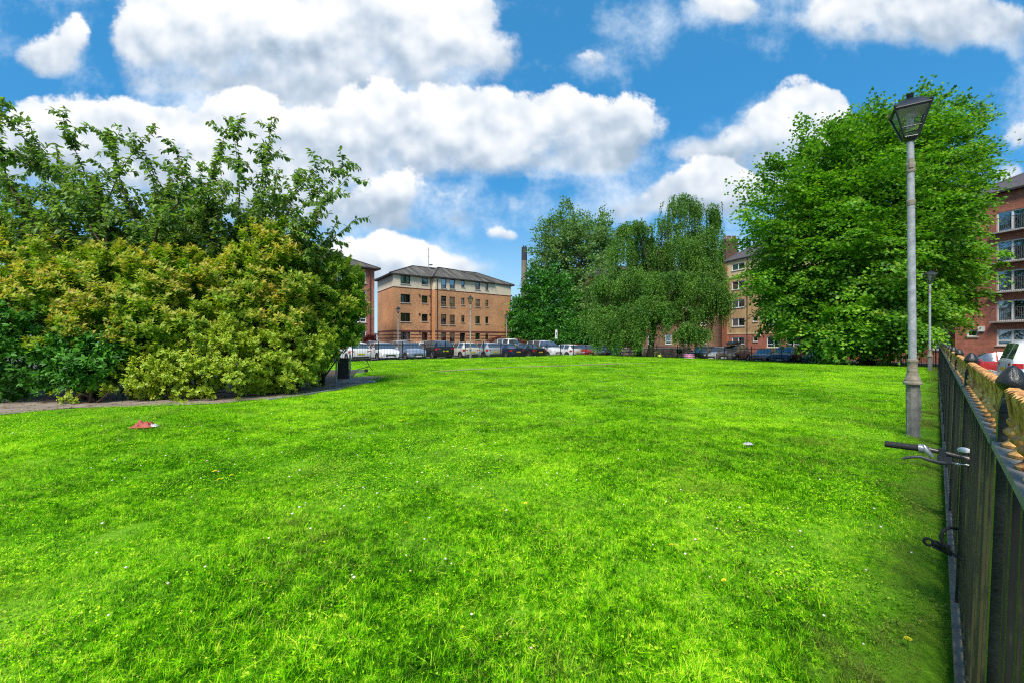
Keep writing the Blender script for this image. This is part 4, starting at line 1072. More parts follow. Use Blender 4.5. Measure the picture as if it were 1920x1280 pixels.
# ---- A: orange brick block across the car park
def block_a():
    Z0 = 58.2; FL = np.array([(737-960)/F*Z0, Z0])
    root = thing('apartment_block', 'orange brick apartment block with cream top storey and grey hipped roof, beyond the car park', 'building', (FL[0], FL[1], .2))
    org = np.array(root.location)
    f1 = Facade(FL, (1.2125, 1.0))
    # width from px 737 to where the bay starts, then the projecting part to px 958
    uS, _ = f1.px(812, 600)
    f2a = f1.A+f1.d*uS+f1.n*.8
    f2 = Facade(f2a, f1.d)
    r = np.array([(815.5-960)/F, 1]); Mx = np.array([[f1.d[0], -r[0]], [f1.d[1], -r[1]]])
    du, tt = np.linalg.solve(Mx, -f2a); f2 = Facade(f2a+f1.d*du, f1.d); uS = uS+du
    uR, _ = f2.px(958, 600)
    zE = f1.px(737, 513)[1]; zC = f1.px(*zx(480, 480))[1]; zE2 = f2.px(*zx(1560, 478))[1]
    zE = (zE+zE2)/2
    zB = .0
    zones = [(-.8, zC, 0), (zC, zE, 1)]
    wins1 = []; wins2 = []
    for rows, x0, x1, st in (([(378, 455), (550, 628), (723, 803), (898, 970)], 547, 637, 'mull'), ([(400, 462), (563, 632), (733, 800), (902, 975)], 742, 797, 'trans')):
        for k, (a, b) in enumerate(rows):
            cur = {('mull', 0): 'both', ('mull', 1): 'left', ('mull', 2): 'tan', ('mull', 3): 'both', ('trans', 0): 'full'}.get((st, k))
            wins1.append((f1.rect(*zx(x0, a), *zx(x1, b)), st, cur))
    cols = [([(407, 495), (566, 663), (735, 828), (903, 990)], 921, 970, 'trans'), ([(413, 500), (575, 668), (740, 832), (905, 992)], 1000, 1048, 'trans'),
            ([(425, 485), (585, 647), (745, 808)], 1107, 1138, 'plain'), ([(442, 508), (596, 667), (753, 823), (910, 968)], 1237, 1280, 'plain'), ([(453, 512), (603, 662), (758, 820), (913, 972)], 1330, 1357, 'plain')]
    for ci_, (rows, x0, x1, st) in enumerate(cols):
        for k, (a, b) in enumerate(rows):
            cur = {(0, 0): 'full', (1, 0): 'full', (0, 3): 'left', (1, 3): 'right', (3, 0): 'full', (4, 0): 'full', (2, 1): 'full', (3, 1): 'left'}.get((ci_, k))
            wins2.append((f2.rect(*zx(x0, a), *zx(x1, b)), st, cur))
    door = f2.rect(*zx(1095, 908), *zx(1145, 1010))
    mb = MB()
    wall_mesh(mb, f1, 0, uS, zones, [x[0] for x in wins1], org=org, mi_room=2)
    wall_mesh(mb, f2, 0, uR, zones, [x[0] for x in wins2]+[door], org=org, mi_room=2)
    # return face of the projecting part, the two ends and the back
    ret = Facade(f1.w(uS, 0)[:2], f1.n); 
    def plain(A, B):
        L = np.linalg.norm(B-A); fz = Facade(A, B-A)
        wall_mesh(mb, fz, 0, L, zones, [], org=org)
    plain(f1.w(uS, 0)[:2], f2.w(0, 0)[:2])
    side = np.array([-.53, .848]); BL = FL+side*8.1; FR = f2.w(uR, 0)[:2]; BR = FR+side*8.9
    plain(BL, FL); plain(FR, BR); plain(BR, BL)
    mb.build('wall', [M['orange_brick'], M['cream'], M['interior']], root)
    for r_, st, cur in wins1: window(root, f1, r_, 0, 'dark_frame', st, cur, fw=.09)
    for r_, st, cur in wins2: window(root, f2, r_, 0, 'dark_frame', st, cur, fw=.08)
    d = MB(); u0, u1, z0, z1 = door
    fbox(d, f2, u0+.02, u1-.3, z0, z1-.02, -.45, -.38, org); dr = d.build('door', M['dark_frame'], root)
    d = MB(); fbox(d, f2, u0+.5, u0+.56, z0+1.0, z0+1.12, -.375, -.33, org); d.build('handle', M['galv'], dr)
    # string courses: proud dark brick bands
    s1 = f1.px(*zx(600, 888))[1]
    for z, h in ((s1, .20), (f1.px(*zx(600, 922))[1], .09), (f1.px(*zx(600, 952))[1], .09), (zC, .10)):
        sc = MB()
        for fac, L, wl in ((f1, uS, wins1), (f2, uR, wins2)):
            cuts = sorted([(w_[0][0], w_[0][1]) for w_ in wl if w_[0][2] < z < w_[0][3]]+([(door[0], door[1])] if fac is f2 and z < door[3] else []))
            u = 0.0
            for a, b in cuts+[(L, L)]:
                if a > u+.05:
                    sg = MB(); fbox(sg, fac, u, a-.003, z-h/2, z+h/2, .002, .03, org); sg.build('string_course', M['string_course'], root)
                u = b+.003
        fs = Facade(BL, FL-BL); fbox(sc, fs, 0, np.linalg.norm(FL-BL), z-h/2, z+h/2, .002, .03, org)
        sc.build('string_course', M['string_course'], root)
    # roofs
    rz = zE+2.25
    mid = side*4.2
    ra = FL+f1.d*4.4+mid; rb = FR-f1.d*4.6+mid
    hip_roof(root, [FL, FR+f1.n*.0, BR, BL], (*ra, rz), (*rb, rz), zE+.14, .5, 'tile_roof')
    uB = f2.px(922, 600)[0]
    b0, b1 = f2.w(0, 0)[:2], f2.w(uB, 0)[:2]
    pa = f2.w(2.6, 0, -3.6)[:2]; pb = f2.w(uB-4.2, 0, -3.6)[:2]
    hip_roof(root, [b0, b1, b1-f1.n*7.2, b0-f1.n*7.2], (*pa, rz-.02), (*pb, rz-.1), zE+.17, .42, 'tile_roof')
    # drainpipes at the step, vents and aerial
    dp = MB(); dp.tube([f1.w(uS-.25, .2, .06)-org, f1.w(uS-.25, zE-.1, .06)-org], .06, 8); dp.build('drainpipe', M['drain'], root)
    dp = MB(); dp.tube([f2.w(.35, .2, .06)-org, f2.w(.35, zE-.1, .06)-org], .05, 8); dp.build('drainpipe', M['drain'], root)
    for x, ys in ((720, (560, 732, 893)), (818, (565, 735, 897))):
        for y in ys:
            u, z = f1.px(*zx(x, y)); v = MB(); fbox(v, f1, u-.1, u+.1, z-.11, z+.11, .002, .1, org); v.build('vent', M['fascia'], root)
    ap = f1.px(*zx(806, 300))[0]; q = np.append((ra*.62+rb*.38), rz)
    q = np.array([(803.6-960)/F*(q[1]-1.5), q[1]-1.5, rz-.35])
    am = MB(); am.tube([q-org, q-org+[0, 0, 3.3]], .05, 6); am.tube([q-org+[-.35, 0, 3.0], q-org+[.25, 0, 2.95]], .02, 5); am.tube([q-org+[-.3, 0, 1.9], q-org+[.2, 0, 1.95]], .02, 5)
    am.lathe([(.02, 0), (.22, .06), (.32, .16)], 12, tuple(q-org+[.35, 0, .55])); am.build('aerial', M['galv'], root)
    return root, f1, f2
block_a()

# ---- B: red brick house block on the left, mostly behind the shrubs
def block_b():
    Z0 = 52.0; FR = np.array([(702-960)/F*Z0, Z0]); dirn = np.array([1.1, 1.0]); dirn = dirn/np.linalg.norm(dirn)
    FLb = FR-dirn*13.5
    root = thing('brick_house', 'red brick flats with brown hipped roof half hidden behind the shrubs', 'building', (FR[0], FR[1], 0)); org = np.array(root.location)
    fac = Facade(FLb, dirn)
    zE = EYE+(640-506)/F*Z0
    wins = []
    z_of = lambda py: EYE+(640-py)/F*50.5
    for zc0, zc1 in ((z_of(604), z_of(581)), (z_of(642), z_of(619)), (z_of(566), z_of(545)), (z_of(530), z_of(510))):
        for px in (676, 640, 600, 560):
            u, _ = fac.px(px, 600); u = float(np.clip(u, 1.2, 12.4)); wins.append((u-.7, u+.7, zc0, zc1))
    seen = []; 
    for w_ in wins:
        if all(not (abs(w_[0]-s[0]) < 1.7 and abs(w_[2]-s[2]) < .5) for s in seen): seen.append(w_)
    zones = [(-.6, zE, 0)]
    mb = MB(); wall_mesh(mb, fac, 0, 13.5, zones, seen, org=org, mi_room=1)
    back = -fac.n
    BR, BL = FR+back*10, FLb+back*10
    for A, B in ((FR, BR), (BR, BL), (BL, FLb)):
        fz = Facade(A, B-A); wall_mesh(mb, fz, 0, np.linalg.norm(B-A), zones, [], org=org)
    mb.build('wall', [M['red_brick'], M['interior']], root)
    for w_ in seen: window(root, fac, w_, 0, 'white_frame', 'mull trans', 'both', fw=.09)
    rz = zE+2.6
    ra = FLb+dirn*4.5+back*5; rb = FR-dirn*4.5+back*5
    hip_roof(root, [FLb, FR, BR, BL], (*ra, rz), (*rb, rz), zE+.15, .6, 'tile_roof')
    u = fac.px(693, 600)[0]; dp = MB(); dp.tube([fac.w(u, -.1, .07)-org, fac.w(u, zE, .07)-org], .08, 8); dp.build('drainpipe', M['red_drain'], root)
block_b()

# ---- C: long tan and red brick terrace behind the maple, red block with balconies at the right
CA = np.array([(1363.4-960)/F*65.7, 65.7]); CD = np.array([.325, -1.0]); CD = CD/np.linalg.norm(CD)
def block_c():
    root = thing('terrace_block', 'tan brick flats with red ground storey, partly hidden by the huge round tree', 'building', (CA[0], CA[1], -.5)); org = np.array(root.location)
    fac = Facade(CA, CD); 
    y3 = lambda y: 420+y/4.573
    x3 = lambda x: 1300+x/4.573
    zE = fac.px(1363.4, 492)[1]; zR = fac.px(x3(300), y3(942))[1]; zB = fac.px(x3(300), y3(465))[1]
    uEnd = fac.px(1790, 600)[0]
    zones = [(-1.2, zR, 1), (zR, zB, 0), (zB, zE, 2)]
    rows = [fac.rect(x3(330), y3(a), x3(440), y3(b)) for a, b in ((338, 395), (490, 560), (648, 718), (808, 878), (970, 1052))]
    wins = [(r, 'mull' if k < 4 else 'mull trans', ('left', None, 'left', 'left', 'both')[k]) for k, r in enumerate(rows)]
    sm = [fac.rect(x3(510), y3(a), x3(552), y3(b)) for a, b in ((795, 838), (965, 1006))]
    wins += [(r, 'plain', None) for r in sm]
    us = fac.px(1453, 640)[0]
    L = rows[0][1]-rows[0][0]
    step = 0
    pos = [fac.px(1452, 640)[0]-1.2]
    while pos[-1]+5.2 < uEnd-4: pos.append(pos[-1]+(2.9 if len(pos) % 2 else 4.6))
    for u in pos:
        for k, r in enumerate(rows): wins.append(((u, u+2.1, r[2], r[3]), 'mull trans' if k == 4 else 'mull', ('both', None, 'left', 'right', 'left')[(k+int(u)) % 5]))
    last = fac.rect(1748, 622, 1776, 646); wins = [w_ for w_ in wins if w_[0][1] < last[0]-.3]
    for k, r in enumerate(rows): wins.append(((last[0], last[1], r[2], r[3]), 'mull trans', 'full' if k == 4 else None))
    mb = MB(); wall_mesh(mb, fac, 0, uEnd, zones, [w_[0] for w_ in wins], org=org, mi_room=3)
    back = -fac.n*10; P = [fac.w(0, 0)[:2], fac.w(uEnd, 0)[:2]]
    for A, B in ((P[1], P[1]+back), (P[1]+back, P[0]+back), (P[0]+back, P[0])):
        fz = Facade(A, B-A); wall_mesh(mb, fz, 0, np.linalg.norm(B-A), zones, [], org=org)
    mb.build('wall', [M['tan_brick'], M['red_brick'], M['buff'], M['interior']], root)
    pl = MB(); fbox(pl, fac, -.9, 0, -1.2, zE, -.3, .12, org); pl.build('pilaster', simple('red_pilaster', (.30, .10, .05), .85, var=.25, scale=4), root)
    for r, st, cur in wins: window(root, fac, r, 0, 'white_frame', st, cur, fw=.09)
    for z in (zR, zB):
        sc = MB(); fbox(sc, fac, 0, uEnd, z-.09, z+.09, .002, .04, org); sc.build('string_course', M['buff'], root)
    dp = MB(); u = fac.px(1401.5, 600)[0]; dp.tube([fac.w(u, -.4, .07)-org, fac.w(u, zE, .07)-org], .06, 8); dp.build('drainpipe', M['drain'], root)
    u, z = fac.px(1424.7, 627.5); al = MB(); fbox(al, fac, u-.16, u+.16, z-.2, z+.2, .002, .12, org); al.build('alarm_box', M['white_frame'], root)
    org_r = 3.3
    hip_roof(root, [P[0], P[1], P[1]+back, P[0]+back], (*(P[0]+fac.d*1.5+back*.5), zE+org_r), (*(P[1]-fac.d*.5+back*.5), zE+org_r), zE+.15, .5, 'slate')
    return fac, uEnd, zE, rows
facC, uEndC, zEC, rowsC = block_c()

def block_d():
    d0 = facC.w(uEndC, 0, .0)[:2]
    f = Facade(d0+facC.n*1.0, CD)
    # slide so that its left corner is at px 1790.5
    r = np.array([(1790.5-960)/F, 1]); du, t_ = np.linalg.solve(np.array([[f.d[0], -r[0]], [f.d[1], -r[1]]]), -f.A); f = Facade(f.A+f.d*du, CD)
    root = thing('balcony_block', 'dark red brick flats with white French windows and grey balcony rails behind the white van', 'building', (f.A[0], f.A[1], -.5)); org = np.array(root.location)
    p7 = lambda x, y: (1760+x/3.556, 340+y/3.556)
    u0, _ = f.px(*p7(385, 400)); u1, _ = f.px(*p7(602, 400)); 
    L = 16.0
    zE = f.px(1881, 362)[1]
    bal = []; 
    for a, b in ((205, 345), (390, 545), (590, 740), (790, 935)):
        _, zt = f.px(*p7(480, a-12 if a < 300 else a)); _, zb = f.px(*p7(390, b)); bal.append((u0, u1, zb, zt))
    _, zt = f.px(*p7(480, 985)); _, zb = f.px(*p7(390, 1092)); gr_ = (u0, u1, zb, zt)
    small = [f.rect(*p7(187, 808), *p7(260, 850)), f.rect(*p7(187, 990), *p7(260, 1035)), f.rect(*p7(187, 610), *p7(260, 650)), f.rect(*p7(187, 420), *p7(260, 460))]
    shift = (u1-u0)+2.4
    bal2 = [(a+shift+2.5, b+shift+2.5, c, d) for a, b, c, d in bal+[gr_]]
    holes = bal+[gr_]+small+bal2
    mb = MB(); zones = [(-1.2, zE, 0)]
    wall_mesh(mb, f, 0, L, zones, holes, org=org, mi_room=1)
    back = -f.n*11; P = [f.w(0, 0)[:2], f.w(L, 0)[:2]]
    for A, B in ((P[1], P[1]+back), (P[1]+back, P[0]+back), (P[0]+back, P[0])):
        fz = Facade(A, B-A); wall_mesh(mb, fz, 0, np.linalg.norm(B-A), zones, [], org=org)
    mb.build('wall', [M['red_brick'], M['interior']], root)
    cur = ['both', 'full', 'full', 'left']
    M['balcony_grey'] = simple('grey_balcony_metal', (.10, .105, .11), .5, metal=.3)
    for grp in (bal, bal2[:4]):
        for k, r in enumerate(grp):
            window(root, f, r, 0, 'white_frame', 'mull', cur[k], sill=False, fw=.11)
            b = MB(); a0, a1, z0, z1 = r; o = .42; zt = z0+1.12
            fbox(b, f, a0-.25, a1+.25, z0-.12, z0-.02, .002, o+.05, org); bb = b.build('balcony', M['concrete'], root)
            b = MB()
            b.tube([f.w(a0-.2, zt, .02)-org, f.w(a0-.2, zt, o)-org, f.w(a1+.2, zt, o)-org, f.w(a1+.2, zt, .02)-org], .025, 6)
            n = int((a1-a0+.4)/.11)
            for i in range(n+1):
                u = a0-.2+(a1-a0+.4)*i/n; b.tube([f.w(u, z0-.02, o)-org, f.w(u, zt, o)-org], .011 if i % 8 else .022, 5)
            for s_ in range(2):                                # crossed diagonals in the middle of each half
                ua = a0+.35+(a1-a0)*.5*s_; ub = ua+.7
                b.tube([f.w(ua, z0+.05, o)-org, f.w(ub, zt-.05, o)-org], .014, 5); b.tube([f.w(ub, z0+.05, o)-org, f.w(ua, zt-.05, o)-org], .014, 5)
            b.build('railing', M['balcony_grey'], bb)
    for r in (gr_, bal2[4]): window(root, f, r, 0, 'white_frame', 'mull trans', 'left', fw=.11)
    for r in small: window(root, f, r, 0, 'white_frame', 'plain', None, fw=.10)
    u, z = f.px(*p7(287, 985)); al = MB(); fbox(al, f, u-.2, u+.2, z-.22, z+.22, .002, .14, org); al.build('alarm_box', M['white_frame'], root)
    hip_roof(root, [P[0], P[1], P[1]+back, P[0]+back], (*(P[0]+f.d*4.0+back*.5), zE+3.0), (*(P[1]-f.d*2+back*.5), zE+3.0), zE+.15, .6, 'slate')
block_d()

# ---- E: older stone tenement glimpsed behind the weeping tree, with its chimney stack
def block_e():
    D = 70.0
    f = Facade(W(1098, 640, D)[:2], (1.0, .02))
    L = f.px(1356, 600)[0]
    root = thing('tenement', 'old red-brown stone tenement glimpsed behind the weeping tree', 'building', (f.A[0], f.A[1], -.5)); org = np.array(root.location)
    zE = f.px(1200, 520)[1]
    zones = [(-1.2, zE, 0)]; holes = []
    u = 1.6
    while u < L-1.5:
        for zf in (1.0, 4.0, 7.0, 9.7):
            if zf+1.6 < zE: holes.append((u, u+1.0, zf, zf+1.6))
        u += 2.9
    mb = MB(); wall_mesh(mb, f, 0, L, zones, holes, org=org, mi_room=1)
    back = -f.n*9; P = [f.w(0, 0)[:2], f.w(L, 0)[:2]]
    for A, B in ((P[1], P[1]+back), (P[1]+back, P[0]+back), (P[0]+back, P[0])):
        fz = Facade(A, B-A); wall_mesh(mb, fz, 0, np.linalg.norm(B-A), zones, [], org=org)
    mb.build('wall', [M['old_stone'], M['interior']], root)
    for k, h in enumerate(holes): window(root, f, h, 0, 'white_frame', 'trans', 'both' if k % 3 == 0 else None, fw=.08)
    rf = hip_roof(root, [P[0], P[1], P[1]+back, P[0]+back], (*(P[0]+f.d*3+back*.5), zE+2.5), (*(P[1]-f.d*1+back*.5), zE+2.5), zE+.12, .4, 'slate')
    c = MB(); q = W(1374, 468, 71.5)
    for w_, h0, h1 in ((2.0, -6.5, 1.55), (2.3, 1.55, 1.85)): c.box(q-org+[0, .8, (h0+h1)/2], (w_, 1.0, h1-h0))
    ch = c.build('chimney', simple('sooty_brick', (.10, .05, .038), .9, var=.35, scale=3), rf)
    for k in range(5):
        p = MB(); p.lathe([(.16, 0), (.13, .5), (.17, .55), (.15, .62)], 10, tuple(q-org+[-.8+.4*k, .8, 1.85])); p.build('chimney_pot', simple('clay_pot', (.22, .09, .05), .85), ch)
block_e()

# ---- tall works chimney far behind
def stack():
    D = 300.0; b = W(983, 640, D); b[2] = -1
    root = thing('works_chimney', 'tall slender works chimney with black top far beyond the roofs', 'chimney', b)
    mb = MB(); h = W(0, 489, D)[2]-b[2]; h2 = W(0, 464, D)[2]-b[2]
    mb.lathe([(2.3, 0), (1.95, h)], 20); mb.build('shaft', simple('weathered_concrete_shaft', (.19, .14, .115), .9, var=.2, scale=.3), root, smooth=.6)
    mb = MB(); mb.lathe([(1.98, h), (1.9, h2)], 20)
    for k in range(3): mb.lathe([(.45, h2), (.45, h2+1.0)], 10, (math.cos(k*2.1)*.9, math.sin(k*2.1)*.9, 0))
    mb.build('cap', simple('soot_black', (.035, .035, .037), .9), root, smooth=.6)
stack()

# ---- rubble wall beyond the play things
def rubble():
    a, b = W(1165, 640, 57), W(1296, 640, 55)
    m, t, out = new_mat('rubble_stone'); p = t.n('ShaderNodeBsdfPrincipled'); p.inputs['Roughness'].default_value = .95
    pos = t.n('ShaderNodeNewGeometry').outputs['Position']
    v = t.n('ShaderNodeTexVoronoi'); v.inputs['Scale'].default_value = 3.2; t.l(pos, v.inputs['Vector'])
    t.l(t.mix(.75, t.ramp(v.outputs['Color'], [(.1, (.16, .13, .10, 1)), (.9, (.42, .34, .25, 1))]), t.ramp(v.outputs['Distance'], [(.0, (1, 1, 1, 1)), (.6, (.35, .33, .3, 1))]), 'MULTIPLY'), p.inputs['Base Color'])
    t.l(p.outputs[0], out.inputs[0])
    root = thing('rubble_wall', 'low rubble stone wall behind the weeping tree trunk and trampoline', 'wall', (a+b)/2*[1, 1, 0]+[0, 0, -.6]); org = np.array(root.location)
    d = (b-a)[:2]; L = np.linalg.norm(d); ang = math.atan2(d[1], d[0])
    mb = MB(); mb.box((0, 0, .5), (L, .4, 1.2), ang); mb.build('stonework', m, root)
    mb = MB()
    n = 24
    for k in range(n):
        q = (a+(b-a)*(k+.5)/n)-org; mb.box((q[0], q[1], 1.16+.02*math.sin(k*2.3)), (L/n*.95, .5, .14), ang)
    mb.build('coping', M['concrete'], root)
rubble()
# ------------------------------------------------------------------ railing along the right of the lawn
M['mossy_iron'] = None
def mossy():
    m, t, out = new_mat('mossy_black_iron'); p = t.n('ShaderNodeBsdfPrincipled'); p.inputs['Roughness'].default_value = .6
    tc = t.n('ShaderNodeTexCoord'); mp = t.n('ShaderNodeMapping'); mp.inputs['Scale'].default_value = (1, 1, .06); t.l(tc.outputs['Object'], mp.inputs[0])
    st = t.noise(mp.outputs[0], 60, 4, .65); bl = t.noise(tc.outputs['Object'], 9, 4, .6)
    f = t.m('ADD', t.m('ADD', t.m('MULTIPLY', st, .65), t.m('MULTIPLY', bl, .4)), t.m('MULTIPLY_ADD', t.n('ShaderNodeNewGeometry').outputs['Random Per Island'], .26, -.13))
    t.l(t.ramp(f, [(.44, (.003, .0035, .003, 1)), (.56, (.009, .010, .005, 1)), (.68, (.042, .042, .012, 1)), (.78, (.046, .028, .014, 1))]), p.inputs['Base Color'])
    b = t.n('ShaderNodeBump'); b.inputs['Strength'].default_value = .3; b.inputs['Distance'].default_value = .004; t.l(st, b.inputs['Height']); t.l(b.outputs[0], p.inputs['Normal'])
    t.l(p.outputs[0], out.inputs[0]); return m
M['mossy_iron'] = mossy()
M['post_iron'] = simple('chipped_black_iron', (.006, .007, .008), .38, scale=22, bump=.25, col2=(.022, .025, .02), var=.3)
M['rail_top'] = simple('worn_grey_rail', (.13, .125, .105), .7, scale=16, bump=.3, col2=(.30, .28, .24))
def rusty_gold():
    m, t, out = new_mat('rusting_gold_paint'); p = t.n('ShaderNodeBsdfPrincipled'); p.inputs['Roughness'].default_value = .55; p.inputs['Metallic'].default_value = .1
    o = t.n('ShaderNodeTexCoord').outputs['Object']
    mp = t.n('ShaderNodeMapping'); mp.inputs['Scale'].default_value = (1, 1, .35); t.l(o, mp.inputs[0])
    f = t.noise(mp.outputs[0], 34, 6, .7)
    t.l(t.ramp(f, [(.36, (.13, .035, .012, 1)), (.46, (.40, .165, .04, 1)), (.56, (.70, .37, .11, 1)), (.70, (.80, .56, .27, 1))]), p.inputs['Base Color'])
    b = t.n('ShaderNodeBump'); b.inputs['Strength'].default_value = .5; b.inputs['Distance'].default_value = .004; t.l(f, b.inputs['Height']); t.l(b.outputs[0], p.inputs['Normal'])
    t.l(p.outputs[0], out.inputs[0]); return m
M['gold'] = rusty_gold()
def rail_h(s):
    q = s*.7085; return float(lawn_z(.12+.996*q, q))
def railing():
    ang = math.atan2(RD[1], RD[0])
    root = thing('iron_railing', 'black mossy iron railing with rusty gold cresting running along the right edge of the lawn', 'railing', (.12, 0, 0))
    root.rotation_euler = (.030, 0, ang)
    pitch, s0 = 1.708, 1.454
    def post(s):
        h = rail_h(s); mb = MB(); w = .042
        mb.box((s, 0, h+.05+.615), (w, w, 1.24)); z = h+1.307
        mb.lathe([(w*.7071, -.021), (.021, .012)], 4, (s, 0, z), ang0=math.pi/4); mb.lathe([(.016, .005), (.014, .026), (.018, .030), (.023, .036), (.0275, .045), (.027, .051), (.022, .063), (.013, .079), (.004, .087), (0, .088)], 20, (s, 0, z))
        p = mb.build('post', M['post_iron'], root, smooth=.7); return p
    # one relief element of the cresting: foot, beads and a fluted fan
    def crest(a, b):
        mb = MB(); n = 14
        for k in range(n):
            s = a+.035+(b-a-.07)*(k+.5)/n; h = rail_h(s)+1.217
            mb.lathe([(.020, 0), (.022, .006), (.012, .014), (.009, .022), (.018, .030), (.019, .037), (.010, .046), (.014, .054), (.015, .060), (.010, .066)], 9, (s, 0, h))
            wd = (b-a-.07)/n*.98; z0, z1 = h+.058, h+.128
            m = 8; V = []
            for j in range(m+1):
                u = -1+2*j/m; ridge = .006+.008*abs(math.cos(u*math.pi*1.5))
                for (zz, kk, dd) in ((z0, .55, .6), ((z0+z1)/2, .8, .9), (z1-.004*(1+math.cos(u*math.pi*3)), 1.0, 1.25)):
                    V.append((s+u*wd/2*kk, ridge*dd, zz)); V.append((s+u*wd/2*kk, -ridge*dd, zz))
            Fs = []
            for j in range(m):
                for i in range(2):
                    for side in (0, 1):
                        q = (j*6+i*2+side, (j+1)*6+i*2+side, (j+1)*6+(i+1)*2+side, j*6+(i+1)*2+side)
                        Fs.append(q if side == 1 else q[::-1])
                Fs.append((j*6+4, j*6+5, (j+1)*6+5, (j+1)*6+4)); Fs.append((j*6, (j+1)*6, (j+1)*6+1, j*6+1))
            Fs.append((0, 1, 3, 2)); Fs.append((2, 3, 5, 4)); e = m*6; Fs.append((e, e+2, e+3, e+1)); Fs.append((e+2, e+4, e+5, e+3))
            mb.add(V, Fs)
        return mb.build('cresting', M['gold'], root, smooth=.9)
    def bars(a, b):
        mb = MB(); n = 15
        for k in range(n):
            s = a+.02+(b-a-.04)*(k+.5)/n; h = rail_h(s)
            mb.box((s, RNG.normal(0, .0012), h+.655), (.026, .018, 1.10))
        mb.box(((a+b)/2, 0, rail_h((a+b)/2)+.16), (b-a-.052, .024, .03))
        return mb.build('bar_panel', M['mossy_iron'], root)
    k = -3
    posts = []
    while s0+pitch*k < 41.4:
        posts.append(s0+pitch*k); k += 1
    for s in posts: post(s)
    for a, b in zip(posts[:-1], posts[1:]):
        crest(a, b); bars(a, b)
        mb = MB(); h0, h1 = rail_h(a), rail_h(b); w = .030; e = .027
        P = [(a+e, -w, h0+1.200), (b-e, -w, h1+1.200), (b-e, w, h1+1.200), (a+e, w, h0+1.200), (a+e, -w, h0+1.216), (b-e, -w, h1+1.216), (b-e, w, h1+1.216), (a+e, w, h0+1.216)]
        mb.add(P, [(3, 2, 1, 0), (4, 5, 6, 7), (0, 1, 5, 4), (1, 2, 6, 5), (2, 3, 7, 6), (3, 0, 4, 7)]); mb.build('top_rail', M['rail_top'], root)
    mb = MB(); s = posts[0]
    while s < 41.4:
        L = RNG.uniform(.5, .8); h = rail_h(s+L/2); q = (s+L/2)*.7085
        c = np.array([.12+.996*q, q])+RN*.042
        mb.box((c[0], c[1], h+.01), (L-.006, .15, .15), ang); s += L
    tag(mb.build('railing_kerb', simple('pitted_kerb', (.12, .09, .062), .9, scale=7, bump=.4, world=True, col2=(.26, .205, .15))), kind='structure')
railing()

